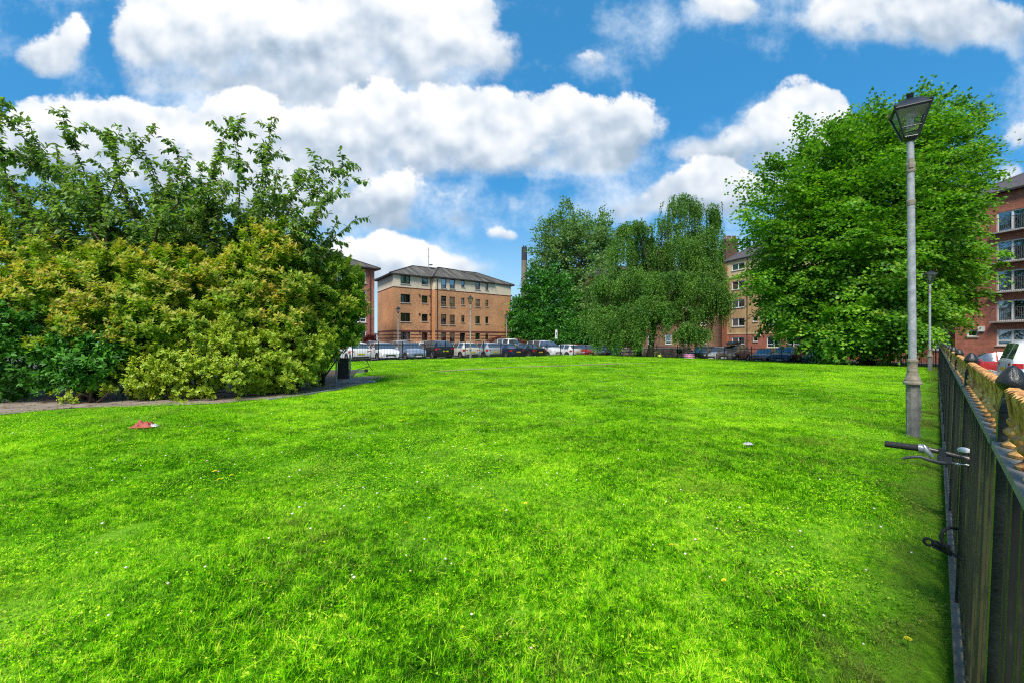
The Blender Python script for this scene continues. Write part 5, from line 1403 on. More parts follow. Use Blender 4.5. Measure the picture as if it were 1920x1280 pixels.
# ------------------------------------------------------------------ bicycle on the street side, its grip poking through
def bicycle():
    ang = math.atan2(RD[1], RD[0])
    s = 2.0/.7085
    q = rail_pt(2.0)
    root = thing('bicycle', 'bicycle on the street side of the railing, one grip and brake lever poking through', 'bicycle', (q[0], q[1], .10), ang)
    # local x along the railing (away from the camera), y towards the lawn
    hz = .925-.10; yb = -.12
    blk = simple('black_rubber', (.012, .012, .013), .75, scale=60, bump=.3); stl = simple('scuffed_bar', (.10, .085, .07), .4, metal=.6, scale=20, col2=(.2, .17, .15)); alu = simple('polished_alloy', (.55, .55, .54), .3, metal=.8)
    plast = simple('grey_lever_plastic', (.055, .058, .062), .45, scale=20); frame_m = simple('dark_blue_frame', (.02, .03, .06), .35)
    mb = MB()
    mb.tube([(.02, yb-.0, hz-.03), (0, -.03, hz-.022), (0, .05, hz-.008), (0, .12, hz+.002), (0, .26, hz-.0)], .0115, 10)
    mb.tube([(.02, yb, hz-.03), (0, -.21, hz-.022), (0, -.30, hz-.008), (0, -.50, hz)], .0115, 10)
    bar = mb.build('handlebar', stl, root, smooth=4)
    for y0, y1 in ((.145, .275), (-.39, -.515)):
        g = MB(); ys = np.linspace(y0, y1, 15); g.tube([(0, y, hz+.001) for y in ys], [.0165 if i % 2 else .0150 for i in range(15)], 12); g.build('grip', blk, bar, smooth=.8)
    b = MB(); b.tube([(0, .128, hz), (0, .150, hz+.001)], .022, 14); b.tube([(-.005, .13, hz+.012), (-.018, .118, hz-.008), (-.02, .10, hz-.03)], [.014, .013, .010], 8)
    b.build('gear_shifter', simple('silver_shifter', (.34, .35, .36), .35, metal=.5), bar, smooth=.8)
    b = MB(); b.box((0, .066, hz-.004), (.034, .026, .036)); b.box((-.012, .060, hz-.034), (.026, .05, .028))
    b.tube([(-.014, .03, hz-.048), (-.020, .075, hz-.052), (-.024, .11, hz-.046), (-.026, .14, hz-.036), (-.028, .165, hz-.040), (-.030, .195, hz-.050), (-.030, .206, hz-.058)], [.008, .011, .009, .0075, .007, .0065, .006], 8)
    b.build('brake_lever', plast, bar, smooth=.8)
    b = MB(); b.tube([(-.014, .03, hz-.048), (-.012, -.01, hz-.047), (0, -.06, hz-.05)], .0035, 6); b.tube([(-.014, .028, hz-.048), (-.014, .008, hz-.048)], .006, 8); b.build('brake_cable', alu, bar, smooth=4)
    b = MB(); b.lathe([(.0, -.004), (.021, -.004), (.023, .002), (.021, .010), (.012, .015), (0, .016)], 14, (.015, -.005, hz+.012)); b.build('bell', simple('pale_bell', (.72, .73, .72), .25, metal=.2), bar, smooth=.8)
    # the rest of the machine
    R = .33
    fw, rw = (-.18, yb, R), (.86, yb, R); hd = (.0, yb, hz-.05); hd2 = (-.03, yb, .58); bb = (.43, yb, .30); st = (.58, yb, .74)
    f = MB()
    for a, c in ((hd, hd2), (hd2, bb), (hd2, st), (bb, st)): f.tube([a, c], .017, 8)
    for o in (-.04, .04):
        f.tube([(bb[0], yb+o*.5, bb[2]), (rw[0], yb+o*1.3, R)], .009, 6); f.tube([(st[0], yb+o*.4, st[2]), (rw[0], yb+o*1.3, R)], .008, 6); f.tube([(hd2[0], yb+o, hd2[2]-.02), (fw[0], yb+o*1.1, R)], .011, 6)
    f.build('frame', frame_m, root, smooth=4)
    for c in (fw, rw):
        w_ = MB()
        w_.tube([(c[0]+(R-.02)*math.cos(a), c[1], c[2]+(R-.02)*math.sin(a)) for a in np.linspace(0, 2*math.pi, 41)], .021, 8, cap=False)
        wh = w_.build('wheel', blk, root, smooth=4)
        sp = MB()
        for k in range(18):
            a = k*math.pi/9; sp.tube([(c[0], c[1]+.02*(-1)**k, c[2]), (c[0]+(R-.04)*math.cos(a), c[1], c[2]+(R-.04)*math.sin(a))], .0012, 4)
        sp.tube([(c[0], c[1]-.05, c[2]), (c[0], c[1]+.05, c[2])], .018, 8); sp.build('spokes', alu, wh)
    sd_ = MB(); sd_.tube([st, (.63, yb, .86)], .013, 8); sd_.build('seat_post', alu, root)
    sd_ = MB(); sd_.box((.66, yb, .90), (.26, .13, .05), taper=.8); sd_.build('saddle', blk, root)
    c = MB(); c.lathe([(.09, -.004), (.09, .004)], 20, (bb[0], bb[1], bb[2])); c.tube([(bb[0], yb+.06, bb[2]), (bb[0]+.12, yb+.06, bb[2]-.12)], .01, 6); c.tube([(bb[0], yb-.06, bb[2]), (bb[0]-.12, yb-.06, bb[2]+.12)], .01, 6); c.build('crank', plast, root)
    # lock round the post
    lk = thing('bicycle_lock', 'black shackle lock hooked round the railing post under the bicycle grip', 'lock', (*rail_pt(2.24), .41), ang)
    mb = MB(); mb.tube([(-.03, .03, -.07), (-.035, .062, -.03), (-.03, .072, .005), (-.02, .060, .04), (0, .035, .055), (.02, .0, .05)], .0075, 8)
    mb.tube([(-.03, .03, -.07), (-.02, -.03, -.10)], .0075, 8); mb.build('shackle', blk, lk, smooth=4)
    mb = MB(); mb.tube([(-.005, .035, -.055), (-.005, .10, -.045)], .016, 10); mb.tube([(-.01, .03, -.088), (-.008, .10, -.064)], .008, 8)
    mb.tube([(-.005+.0*math.cos(a), .118+.018*math.cos(a), -.047+.018*math.sin(a)) for a in np.linspace(0, 2*math.pi, 17)], .007, 8, cap=False); mb.build('lock_body', blk, lk, smooth=.8)
bicycle()

# ------------------------------------------------------------------ street lamps
def make_lamp(label):
    root = thing('street_lamp', label, 'street lamp', group='heritage street lamps with black lanterns')
    mb = MB(); mb.lathe([(0.095, -.1), (0.095, .02), (0.08208, .05), (0.08208, .76), (0.08512, .79)], 8, ang0=math.pi/8); b = mb.build('base', M['galv_dark'], root, smooth=.5)
    mb = MB(); mb.box((.075, -.02, .50), (.025, .055, .46)); mb.build('access_door', M['galv_dark'], b)
    mb = MB(); mb.lathe([(0.076, .79), (0.1079, .80), (0.114, .82), (0.1079, .84), (0.09728, .855), (0.1003, .87), (0.0912, .885), (0.0722, .96), (0.06536, 1.0), (0.0684, 1.01), (0.06384, 1.02), (0.0608, 1.13), (0.06688, 1.14), (0.06992, 1.16), (0.06536, 1.18), (0.05168, 1.185)], 20)
    mb.build('collar', M['collar'], root, smooth=.8)
    mb = MB(); mb.lathe([(0.05016, 1.18), (0.05016, 1.62), (0.05092, 1.625), (0.05016, 1.63), (0.04712, 3.5), (0.04408, 4.52)], 16); mb.build('column', M['galv'], root, smooth=.8)
    mb = MB(); mb.lathe([(0.04864, 3.52), (0.05472, 3.53), (0.05168, 3.55), (0.05624, 3.56), (0.0532, 3.58), (0.057, 3.60), (0.04864, 3.61)], 16); mb.build('collar', M['collar'], root, smooth=.8)
    mb = MB(); mb.lathe([(0.04712, 4.02), (0.057, 4.04), (0.057, 4.07), (0.05016, 4.09), (0.0608, 4.13), (0.0608, 4.16), (0.04712, 4.18)], 16); mb.box((.0, -.042, 4.16), (.05, .05, .14)); mb.build('collar', M['collar'], root, smooth=.8)
    # lantern: tapered square cage
    ln = MB(); zb, zt = 4.56, 4.98; wb, wt = .08, .20
    ln.lathe([(.047, 4.50), (.06, 4.52), (.085, 4.56)], 12)
    cor = lambda z, k: [(sx_*k, sy_*k, z) for sx_, sy_ in ((-1, -1), (1, -1), (1, 1), (-1, 1))]
    B, T = cor(zb, wb), cor(zt, wt)
    zm = zb+.14; wm = wb+(wt-wb)*.14/.46; Mm = cor(zm, wm)
    for i in range(4):
        j = (i+1) % 4
        ln.tube([B[i], T[i]], .015, 6); ln.tube([B[i], B[j]], .015, 6); ln.tube([T[i], T[j]], .022, 6); ln.tube([Mm[i], Mm[j]], .010, 6)
        ln.lathe([(.018, 0), (.026, .02), (.012, .05), (.003, .075)], 8, (T[i][0], T[i][1], zt+.015))
    cage = ln.build('lantern_cage', M['lamp_black'], root, smooth=.6)
    gl = MB()
    for i in range(4):
        j = (i+1) % 4; k = .985
        gl.quad(*[(p[0]*k, p[1]*k, p[2]) for p in (B[i], B[j], T[j], T[i])])
    gl.build('lantern_pane', M['lamp_glass'], cage)
    rf = MB(); pr = [(wt+.01, zt+.0), (wt+.012, zt+.025), (.155, zt+.09), (.12, zt+.13), (.08, zt+.155), (.07, zt+.16)]
    rf.lathe([(r*1.414, z) for r, z in pr], 4, ang0=math.pi/4); rf.lathe([(.05, zt+.16), (.055, zt+.18), (.03, zt+.195), (.04, zt+.21), (.045, zt+.235), (.052, zt+.25), (.03, zt+.26)], 12)
    rf.build('lantern_roof', M['lamp_black'], root, smooth=.5)
    rr = MB(); rr.box((0, 0, zt-.02), (wt*1.86, wt*1.86, .02)); rr.lathe([(.05, zt-.03), (.07, zt-.10), (.06, zt-.12)], 14); rr.build('reflector', M['lamp_inner'], cage, smooth=.6)
    bu = MB()
    for x, y in ((-.03, 0), (.03, 0), (0, .03), (0, -.03)): bu.tube([(x, y, zt-.12), (x, y, zt-.27)], .014, 8)
    bu.build('bulb', M['bulb'], cage, smooth=.8)
    return root
lamp = make_lamp('nearest tall grey lamp post with black lantern, standing beside the railing')
LAMPS = [((6.13, 6.52), 0, None, math.radians(-43+10), 1.0),
         ((21.15, 21.6), -.09, 'second grey lamp post down the railing, in front of the huge round tree', math.radians(-20), .985),
         (((882-960)/F*35, 35), -.02, 'tall pale lamp post at the car park fence, in front of the orange brick block', .2, 1.0),
         (((746.5-960)/F*46.5, 46.5), .0, 'small lamp post before the left corner of the orange brick block', .5, 1.0),
         (((949.5-960)/F*61, 61), .1, 'farthest small lamp post at the right end of the orange brick block', .1, 1.0)]
for i, ((x, y), z, lb, rz, s) in enumerate(LAMPS):
    o = lamp if i == 0 else copy_tree(lamp)
    o.location = (x, y, z); o.rotation_euler = (0, 0, rz); o.scale = (s, s, s)
    if lb: o['label'] = lb
lamp.rotation_euler = (0, -.007, lamp.rotation_euler.z)

# ------------------------------------------------------------------ car park fences
D1 = np.array([1.2875, 1.0])/np.hypot(1.2875, 1); C1 = np.array([D1[1], -D1[0]])
P1 = np.array([(662-960)/F*30.9, 30.9])
D2 = np.array([.643, -.766]); C2 = np.array([-.766, -.643])
def bar_fence(name, label, A, d, L, pitch, zf, h):
    root = thing(name, label, 'fence', (A[0], A[1], zf(*A))); org = np.array(root.location); ang = math.atan2(d[1], d[0])
    n = int(round(L/pitch)); pitch = L/n
    z_at = lambda s: float(zf(*(A+d*s)))
    P = lambda s, z: np.append(A+d*s, z)-org
    for i in range(n+1):
        s = i*pitch; z = z_at(s); mb = MB(); mb.box(P(s, z+h/2+.0), (.06, .06, h+.10), ang); mb.lathe([(.035, 0), (.04, .02), (.02, .05), (.004, .07)], 8, tuple(P(s, z+h+.05))); mb.build('post', M['black_iron'], root)
    for i in range(n):
        a, b = i*pitch, (i+1)*pitch; mb = MB()
        for zz in (h-.16, .16):
            p, q = P(a+.03, z_at(a)+zz), P(b-.03, z_at(b)+zz); mid = (p+q)/2; dl = q-p
            Lq = np.linalg.norm(dl); ex = dl/Lq; ey = np.array([-d[1], d[0], 0]); ez = np.cross(ex, ey)
            mb.box(mid, (Lq, .012, .04), R=np.stack([ex, ey, ez], 1))
        k = int(pitch/.115)
        for j in range(1, k):
            s = a+(b-a)*j/k; z = z_at(s)
            mb.tube([P(s, z+.06), P(s, z+h-.04), P(s, z+h)], [.010, .010, .003], 5)
        mb.build('bar_panel', M['black_iron'], root)
zf1 = lambda x, y: ground_z(x, y)+.03
bar_fence('bar_fence', 'black bar fence along the car park before the orange block', P1-D1*5.73, D1, 5.73+1.91*15.9, 1.91, zf1, 1.42)
K2 = np.array([12.5, 49.6])
zf2 = lambda x, y: lawn_z(x, y)-.06
L2 = np.linalg.norm(np.array([29.4, 29.4])-K2)
bar_fence('bar_fence', 'black bar fence behind the weeping tree and the huge round tree, reaching the railing', K2+D2*.06, (np.array([29.4, 29.4])-K2)/L2, L2-.2, 2.35, zf2, 1.32)

# ------------------------------------------------------------------ cars
def car_paint(name, c, metal=.2):
    m, t, out = new_mat(name); p = t.n('ShaderNodeBsdfPrincipled')
    nz = t.noise(t.n('ShaderNodeTexCoord').outputs['Object'], 3, 4, .6)
    t.l(t.ramp(nz, [(.3, tuple(q*.85 for q in c)+(1,)), (.7, tuple(min(1, q*1.08) for q in c)+(1,))]), p.inputs['Base Color'])
    p.inputs['Metallic'].default_value = metal; p.inputs['Roughness'].default_value = .32; p.inputs['Coat Weight'].default_value = .7; p.inputs['Coat Roughness'].default_value = .06
    t.l(p.outputs[0], out.inputs[0]); return m
M['car_glass'] = simple('tinted_car_glass', (.20, .225, .24), .07, metal=.75, spec=.9, var=.15, coat=.5)
M['tyre'] = simple('tyre_rubber', (.012, .012, .012), .85, scale=20)
M['rim'] = simple('alloy_rim', (.40, .41, .42), .35, metal=.6)
M['trim'] = simple('black_trim', (.014, .014, .015), .55)
M['head'] = simple('headlight_lens', (.62, .64, .66), .1, spec=.9, var=.3, scale=14)
M['tail'] = simple('tail_light_lens', (.42, .012, .012), .15, spec=.8, var=.2, scale=14)
M['plate_w'] = simple('white_plate', (.70, .70, .66), .4, var=.05)
M['plate_y'] = simple('yellow_plate', (.68, .44, .02), .4, var=.05)
# stations: x, half width, bottom z, belt z, roof half width, roof z ; S side glass to next, W windscreen to next, R rear screen to next
HATCH = [(-1.98, .70, .36, .60, .62, .66, ''), (-1.93, .79, .26, .86, .70, .92, ''), (-1.88, .83, .23, .95, .67, 1.02, 'R'), (-1.52, .86, .21, .97, .58, 1.38, ''), (-1.42, .865, .21, .97, .58, 1.43, 'S'), (-.78, .87, .20, .96, .61, 1.48, ''), (-.68, .87, .20, .955, .615, 1.485, 'S'),
         (.06, .87, .20, .93, .61, 1.47, ''), (.14, .87, .20, .93, .61, 1.465, 'S'), (.50, .87, .20, .92, .59, 1.42, 'WS'), (1.18, .86, .20, .90, .68, .97, ''), (1.60, .84, .20, .83, .66, .89, ''), (1.86, .78, .23, .72, .58, .78, ''), (1.98, .68, .28, .58, .52, .62, '')]
SEDAN = [(-2.28, .72, .36, .62, .62, .68, ''), (-2.22, .80, .27, .90, .68, .96, ''), (-2.05, .84, .23, .95, .68, 1.02, ''), (-1.62, .87, .21, .97, .66, 1.05, 'R'), (-.98, .88, .21, .96, .57, 1.38, ''), (-.90, .88, .21, .96, .57, 1.40, 'S'), (-.42, .88, .20, .95, .60, 1.44, ''), (-.34, .88, .20, .95, .60, 1.44, 'S'),
         (.38, .88, .20, .93, .60, 1.43, ''), (.44, .88, .20, .93, .60, 1.425, 'S'), (.66, .88, .20, .92, .58, 1.38, 'WS'), (1.36, .87, .20, .90, .68, .96, ''), (1.85, .85, .20, .83, .66, .88, ''), (2.16, .78, .23, .72, .58, .77, ''), (2.28, .68, .28, .58, .52, .62, '')]
SUV = [(-2.15, .76, .40, .66, .68, .72, ''), (-2.10, .84, .32, .98, .74, 1.06, ''), (-2.05, .87, .28, 1.06, .72, 1.14, 'R'), (-1.78, .90, .26, 1.08, .62, 1.56, ''), (-1.66, .90, .26, 1.08, .63, 1.60, 'S'), (-.95, .91, .25, 1.07, .66, 1.65, ''), (-.85, .91, .25, 1.07, .66, 1.655, 'S'),
       (-.02, .91, .25, 1.05, .66, 1.64, ''), (.06, .91, .25, 1.05, .66, 1.635, 'S'), (.48, .91, .25, 1.04, .63, 1.58, 'WS'), (1.16, .90, .25, 1.02, .74, 1.10, ''), (1.70, .88, .26, .97, .74, 1.04, ''), (2.02, .84, .30, .86, .68, .93, ''), (2.15, .76, .36, .66, .60, .72, '')]
MPV = [(-2.30, .78, .38, .66, .70, .72, ''), (-2.26, .86, .30, 1.02, .78, 1.10, ''), (-2.22, .89, .27, 1.10, .76, 1.18, 'R'), (-2.05, .92, .25, 1.12, .68, 1.74, ''), (-1.95, .92, .25, 1.12, .69, 1.80, 'S'), (-1.0, .93, .24, 1.11, .72, 1.86, ''), (-.9, .93, .24, 1.11, .72, 1.86, 'S'),
       (.10, .93, .24, 1.09, .72, 1.85, ''), (.2, .93, .24, 1.09, .72, 1.845, 'S'), (.72, .93, .24, 1.08, .69, 1.78, 'WS'), (1.52, .92, .24, 1.06, .78, 1.14, ''), (1.95, .89, .25, .97, .74, 1.02, ''), (2.2, .83, .30, .82, .66, .88, ''), (2.3, .74, .36, .62, .58, .68, '')]
def make_car(kind, st, wheels, wr, front='plain'):
    root = thing(kind, '', 'car')
    rows = []
    for (x, w_, zb, zt, rwid, zr, fl) in st:
        half = [(0, zb), (w_*.84, zb), (w_*.97, zb+.10), (w_, zb+(zt-zb)*.55), (w_*.975, zt), (rwid, max(zt, zr-.035)), (rwid*.72, zr), (0, zr+.012)]
        full = [(-y, z) for y, z in half[::-1][:-1]]
        rows.append([(x, y, z) for y, z in half]+[(x, -y, z) for y, z in half[-2:0:-1]])
    n = len(rows[0]); V = [p for r in rows for p in r]
    body = []; panes = {'windscreen': [], 'rear_window': [], 'side_window': [], 'side_window.': []}
    for i in range(len(rows)-1):
        fl = st[i][6]
        for k in range(n):
            k2 = (k+1) % n
            f = (i*n+k, i*n+k2, (i+1)*n+k2, (i+1)*n+k)
            side = k in (4, 9); top = k in (5, 6, 7, 8)
            if (('S' in fl) or ('W' in fl)) and side: panes['side_window' if k == 4 else 'side_window.'].append(f)
            elif 'W' in fl and top: panes['windscreen'].append(f)
            elif 'R' in fl and top: panes['rear_window'].append(f)
            else: body.append(f)
    body.append(tuple(range(n))[::-1]); body.append(tuple((len(rows)-1)*n+k for k in range(n)))
    mb = MB(); mb.add(V, [b[::-1] for b in body]); bo = mb.build('body', M['trim'], root, smooth=.62)
    me = bo.data; bm = bmesh.new(); bm.from_mesh(me); bmesh.ops.recalc_face_normals(bm, faces=bm.faces); bm.to_mesh(me); bm.free()
    for pn_, fs_ in panes.items():
        ids = sorted({i for f in fs_ for i in f}); mp_ = {i: j for j, i in enumerate(ids)}
        mb = MB(); mb.add([V[i] for i in ids], [tuple(mp_[i] for i in f[::-1]) for f in fs_]); mb.build(pn_.strip('.'), M['car_glass'], root, smooth=.5)
    wmax = max(s[1] for s in st)
    lo = min(s[2] for s in st)
    # dark underside
    mb = MB(); mb.box((0, 0, lo+.03), (st[-1][0]-st[0][0]-.3, wmax*1.62, .12)); mb.build('underside', M['trim'], root)
    for wx in wheels:
        for sy in (-1, 1):
            y = sy*(wmax-.09)
            t_ = MB(); V2 = []
            prof = [(wr*.62, -.10), (wr*.93, -.105), (wr, -.075), (wr, .075), (wr*.93, .105), (wr*.62, .10)]
            m_ = 24; Fs = []
            for r, h in prof:
                for k in range(m_): V2.append((wx+r*math.cos(2*math.pi*k/m_), y+h, wr+r*math.sin(2*math.pi*k/m_)))
            for i in range(len(prof)-1):
                for k in range(m_): Fs.append((i*m_+k, (i+1)*m_+k, (i+1)*m_+(k+1) % m_, i*m_+(k+1) % m_))
            t_.add(V2, Fs)
            wo_ = t_.build('wheel', M['tyre'], root, smooth=.7)
            r_ = MB(); yo = y+sy*.085
            r_.add([(wx+wr*.62*math.cos(2*math.pi*k/m_), y+sy*.05, wr+wr*.62*math.sin(2*math.pi*k/m_)) for k in range(m_)], [tuple(range(m_)) if sy < 0 else tuple(range(m_))[::-1]])
            for k in range(5):
                a = k*2*math.pi/5+.3; c_, s_ = math.cos(a), math.sin(a)
                r_.box((wx+wr*.32*c_, yo, wr+wr*.32*s_), (wr*.60, .02, wr*.17), R=[[c_, 0, -s_], [0, 1, 0], [s_, 0, c_]])
            r_.build('rim', M['rim'], wo_)
            a_ = MB(); ang = np.linspace(-.25, math.pi+.25, 17)          # dark wheel arch lip
            for (ra, off) in ((wr*1.16, .0),):
                a_.tube([(wx+ra*math.cos(q), sy*(wmax-.008), wr+ra*math.sin(q)) for q in ang], .035, 6)
            a_.add([(wx+wr*1.15*math.cos(q), sy*(wmax-.012), wr+wr*1.15*math.sin(q)) for q in np.linspace(-.3, math.pi+.3, 20)], [tuple(range(20)) if sy < 0 else tuple(range(20))[::-1]])
            a_.build('wheel_arch', M['trim'], root)
    def surf(x):  # half width & belt interpolated
        xs_ = [s[0] for s in st]; return [float(np.interp(x, xs_, [s[i] for s in st])) for i in (1, 2, 3, 4, 5)]
    xf, xr = st[-1][0], st[0][0]
    w_f, _, zt_f, _, _ = surf(xf-.2); w_r, _, zt_r, _, _ = surf(xr+.07)
    def lens(name, pts, z0, z1, mat):
        h = MB(); n_ = len(pts); h.add([(x, y, z0) for x, y in pts]+[(x, y, z1) for x, y in pts], [tuple(range(n_))[::-1], tuple(range(n_, 2*n_))]+[(i, (i+1) % n_, n_+(i+1) % n_, n_+i) for i in range(n_)])
        h.build(name, mat, root)
    zb_r = surf(xr+.05)[2]
    for sy in (-1, 1):
        o = lambda x: sy*(surf(x)[0]+.010)
        lens('headlight', [(xf-.42, o(xf-.42)), (xf-.22, o(xf-.22)), (xf-.11, o(xf-.11)*.97), (xf-.03, sy*.46), (xf-.30, sy*.46)], zt_f-.21, zt_f-.07, M['head'])
        lens('tail_light', [(xr+.30, o(xr+.30)), (xr+.12, o(xr+.12)), (xr+.045, o(xr+.05)*.98), (xr+.015, sy*.50), (xr+.20, sy*.50)], zb_r-.19, zb_r-.01, M['tail'])
        ws = next(i for i, s in enumerate(st) if 'W' in s[6]); mx_ = st[ws][0]+.32
        mi_ = MB(); mi_.box((mx_, sy*(wmax+.09), st[ws][3]+.08), (.12, .17, .13), taper=.8); mi_.build('mirror', M['trim'], root)
    g_ = MB(); zg = zt_f-.30
    g_.box((xf-.005, 0, zg), (.05, w_f*1.0, .14), taper=.95); g_.box((xf-.03, 0, zg-.19), (.07, w_f*1.25, .09)); g_.build('grille', M['trim'], root)
    g_ = MB(); g_.box((xr+.01, 0, .36), (.08, w_r*1.45, .12)); g_.build('rear_bumper_trim', M['trim'], root)
    p_ = MB(); p_.box((xf+.02, 0, zg-.10), (.015, .52, .11)); p_.build('number_plate', M['plate_w'], root)
    p_ = MB(); p_.box((xr-.012, 0, zt_r-.28), (.015, .52, .11)); p_.build('number_plate', M['plate_y'], root)
    return root
PR = {'hatchback': make_car('hatchback', HATCH, (-1.25, 1.25), .31), 'saloon_car': make_car('saloon_car', SEDAN, (-1.38, 1.42), .32), 'estate_jeep': make_car('estate_jeep', SUV, (-1.3, 1.35), .37), 'minivan': make_car('minivan', MPV, (-1.42, 1.48), .34)}
HL = {'hatchback': 1.98, 'saloon_car': 2.28, 'estate_jeep': 2.15, 'minivan': 2.3}
used_kind = set(); paints = {}
def put_car(kind, x, y, nose, col, label, group, z=None, mirror_col=True, roofbox=False):
    src = PR[kind]
    o = src if kind not in used_kind else copy_tree(src); used_kind.add(kind)
    o.location = (x, y, float(ground_z(x, y)) if z is None else z); o.rotation_euler = (0, 0, math.atan2(nose[1], nose[0]))
    o['label'] = label; o['group'] = group; o['category'] = 'van' if kind == 'minivan' and col == 'van_white' else 'car'
    for ch in o.children:
        if ch.name.split('.')[0] in ('body', 'mirror'):
            ch.material_slots[0].link = 'OBJECT'; ch.material_slots[0].material = paints[col]
    return o
for nm, c, me_ in (('white', (.74, .74, .72), 0), ('cream', (.66, .63, .56), .1), ('silver', (.50, .52, .53), .4), ('blue_grey', (.30, .36, .46), .4), ('black', (.012, .012, .014), .1), ('navy', (.014, .024, .06), .2), ('red', (.42, .022, .018), .1), ('dark_red', (.20, .012, .02), .1), ('bronze', (.16, .12, .09), .4), ('mauve', (.26, .11, .12), .3), ('dark_green', (.035, .06, .045), .3), ('van_white', (.74, .76, .78), 0)):
    paints[nm] = car_paint(nm+'_car_paint', c, me_)
def on_line(px, off, A, d, c):
    """point under photo column px on the line parallel to a fence, off metres behind it"""
    Q = A-c*off; r = np.array([(px-960)/F, 1.0])
    s, t_ = np.linalg.solve(np.array([[d[0], -r[0]], [d[1], -r[1]]]), -Q); return Q+d*s
GA = 'cars parked in the car park behind the left fence'
ROW1 = [(677, 'hatchback', 'white', 0, 'white hatchback seen from behind, at the fence next to the shrub bank'),
 (733, 'hatchback', 'white', 1, 'white hatchback facing the lawn with dark grille, second along the car park fence'),
 (785, 'hatchback', 'blue_grey', 1, 'pale blue-grey hatchback facing the lawn between the white and black parked cars'),
 (836, 'estate_jeep', 'black', 0, 'black hatchback seen from behind with yellow plate beside pale blue-grey car'),
 (886, 'hatchback', 'cream', 0, 'creamy white hatchback seen from behind at foot of the tall pale lamp post'),
 (929, 'hatchback', 'silver', 0, 'silver hatchback seen from behind between the creamy car and navy saloon'),
 (972, 'saloon_car', 'navy', 0, 'navy blue saloon seen from behind beside the silver hatchback'),
 (1014, 'saloon_car', 'black', 0, 'black saloon seen from behind with bright yellow plate beside navy saloon'),
 (1048, 'minivan', 'white', 1, 'white people carrier facing the lawn below the white upright sign'),
 (1082, 'hatchback', 'white', 0, 'white hatchback seen from behind next to the bright red car'),
 (1107, 'hatchback', 'red', 1, 'bright red hatchback facing the lawn beside the weeping tree'),
 (1128, 'saloon_car', 'silver', 1, 'silver car half hidden behind the left edge of the weeping tree'),
 (1146, 'hatchback', 'dark_red', 1, 'dark red car glimpsed behind the trampoline ladder')]
for px, kind, col, nose, lb in ROW1:
    q = on_line(px, 1.0, P1, D1, C1); q = q-C1*HL[kind]
    put_car(kind, q[0], q[1], C1 if nose else -C1, col, lb, GA)
ROW2 = [(712, 13, 'estate_jeep', 'white', 1, 'white car in second row, roof showing above the white hatchback facing the lawn'),
 (757, 12, 'estate_jeep', 'silver', 0, 'silver car in second row, showing above pale blue-grey car'),
 (800, 11.5, 'hatchback', 'cream', 0, 'cream car in second row, showing behind the black hatchback'),
 (962, 9.5, 'minivan', 'white', 0, 'white people carrier in second row behind the navy saloon beside dark red shrub'),
 (990, 8.5, 'hatchback', 'silver', 1, 'silver car in second row behind the black saloon')]
for px, off, kind, col, nose, lb in ROW2:
    q = on_line(px, off, P1, D1, C1)-C1*2; put_car(kind, q[0], q[1], C1 if nose else -C1, col, lb, GA)
GB = 'cars parked in the street behind the right fence'
ROW3 = [(1304, 1.2, 'hatchback', 'dark_green', 'dark green car facing the lawn behind pink paddling pool'),
 (1333, 2.0, 'hatchback', 'silver', 'silver hatchback between the dark green car and the bronze car with roof box'),
 (1357, 1.0, 'estate_jeep', 'bronze', 'bronze four-by-four carrying a black roof box'),
 (1421, 1.2, 'saloon_car', 'mauve', 'dull mauve-red saloon facing the lawn next to the roof box car'),
 (1461, 1.0, 'estate_jeep', 'navy', 'dark navy car facing the lawn at the left edge of the huge round tree'),
 (1522, 1.6, 'saloon_car', 'dark_green', 'dark car mostly hidden under the huge round tree')]
A2 = np.array([17.8, 43.2])
for px, off, kind, col, lb in ROW3:
    q = on_line(px, off, A2, D2, C2)-C2*HL[kind]
    o = put_car(kind, q[0], q[1], C2, col, lb, GB)
    if col == 'bronze':
        rb = thing('roof_box', 'black roof box on top of the bronze four-by-four', 'roof box', (q[0], q[1], o.location.z+1.70), math.atan2(C2[1], C2[0]))
        mb = MB(); st = [(-.95, .25, .06), (-.85, .38, .20), (-.4, .42, .30), (.3, .42, .30), (.8, .38, .20), (1.05, .26, .06)]
        V = [(x, y, z) for x, w_, h in st for (y, z) in ((-w_, 0.05), (-w_, h*.6+.05), (-w_*.8, h+.05), (w_*.8, h+.05), (w_, h*.6+.05), (w_, .05))]
        Fs = [(i*6+k, i*6+(k+1) % 6, (i+1)*6+(k+1) % 6, (i+1)*6+k) for i in range(5) for k in range(6)]+[tuple(range(6))[::-1], tuple(30+k for k in range(6))]
        mb.add(V, Fs); mb.build('shell', M['trim'], rb, smooth=.6)
        mb = MB(); 
        for x in (-.5, .5): mb.box((x, 0, .0), (.06, 1.1, .07))
        mb.build('crossbar', M['rim'], rb)
q = W(1868, 640, 25.5); put_car('hatchback', q[0], q[1], (-.78, .62), 'red', 'crimson car seen from the side beyond the railing, left of the white van', 'cars in the street by the railing', z=-.62)
q = W(1884, 640, 16.0); hd = np.array([.80, -.60]); put_car('minivan', q[0]+hd[0]*2.25, q[1]+hd[1]*2.25, hd, 'van_white', 'large white van with dark rear window beyond the railing at the right edge', 'cars in the street by the railing', z=-.36)
# ------------------------------------------------------------------ small things on and round the lawn
def gz(x, y): return float(lawn_z(x, y))
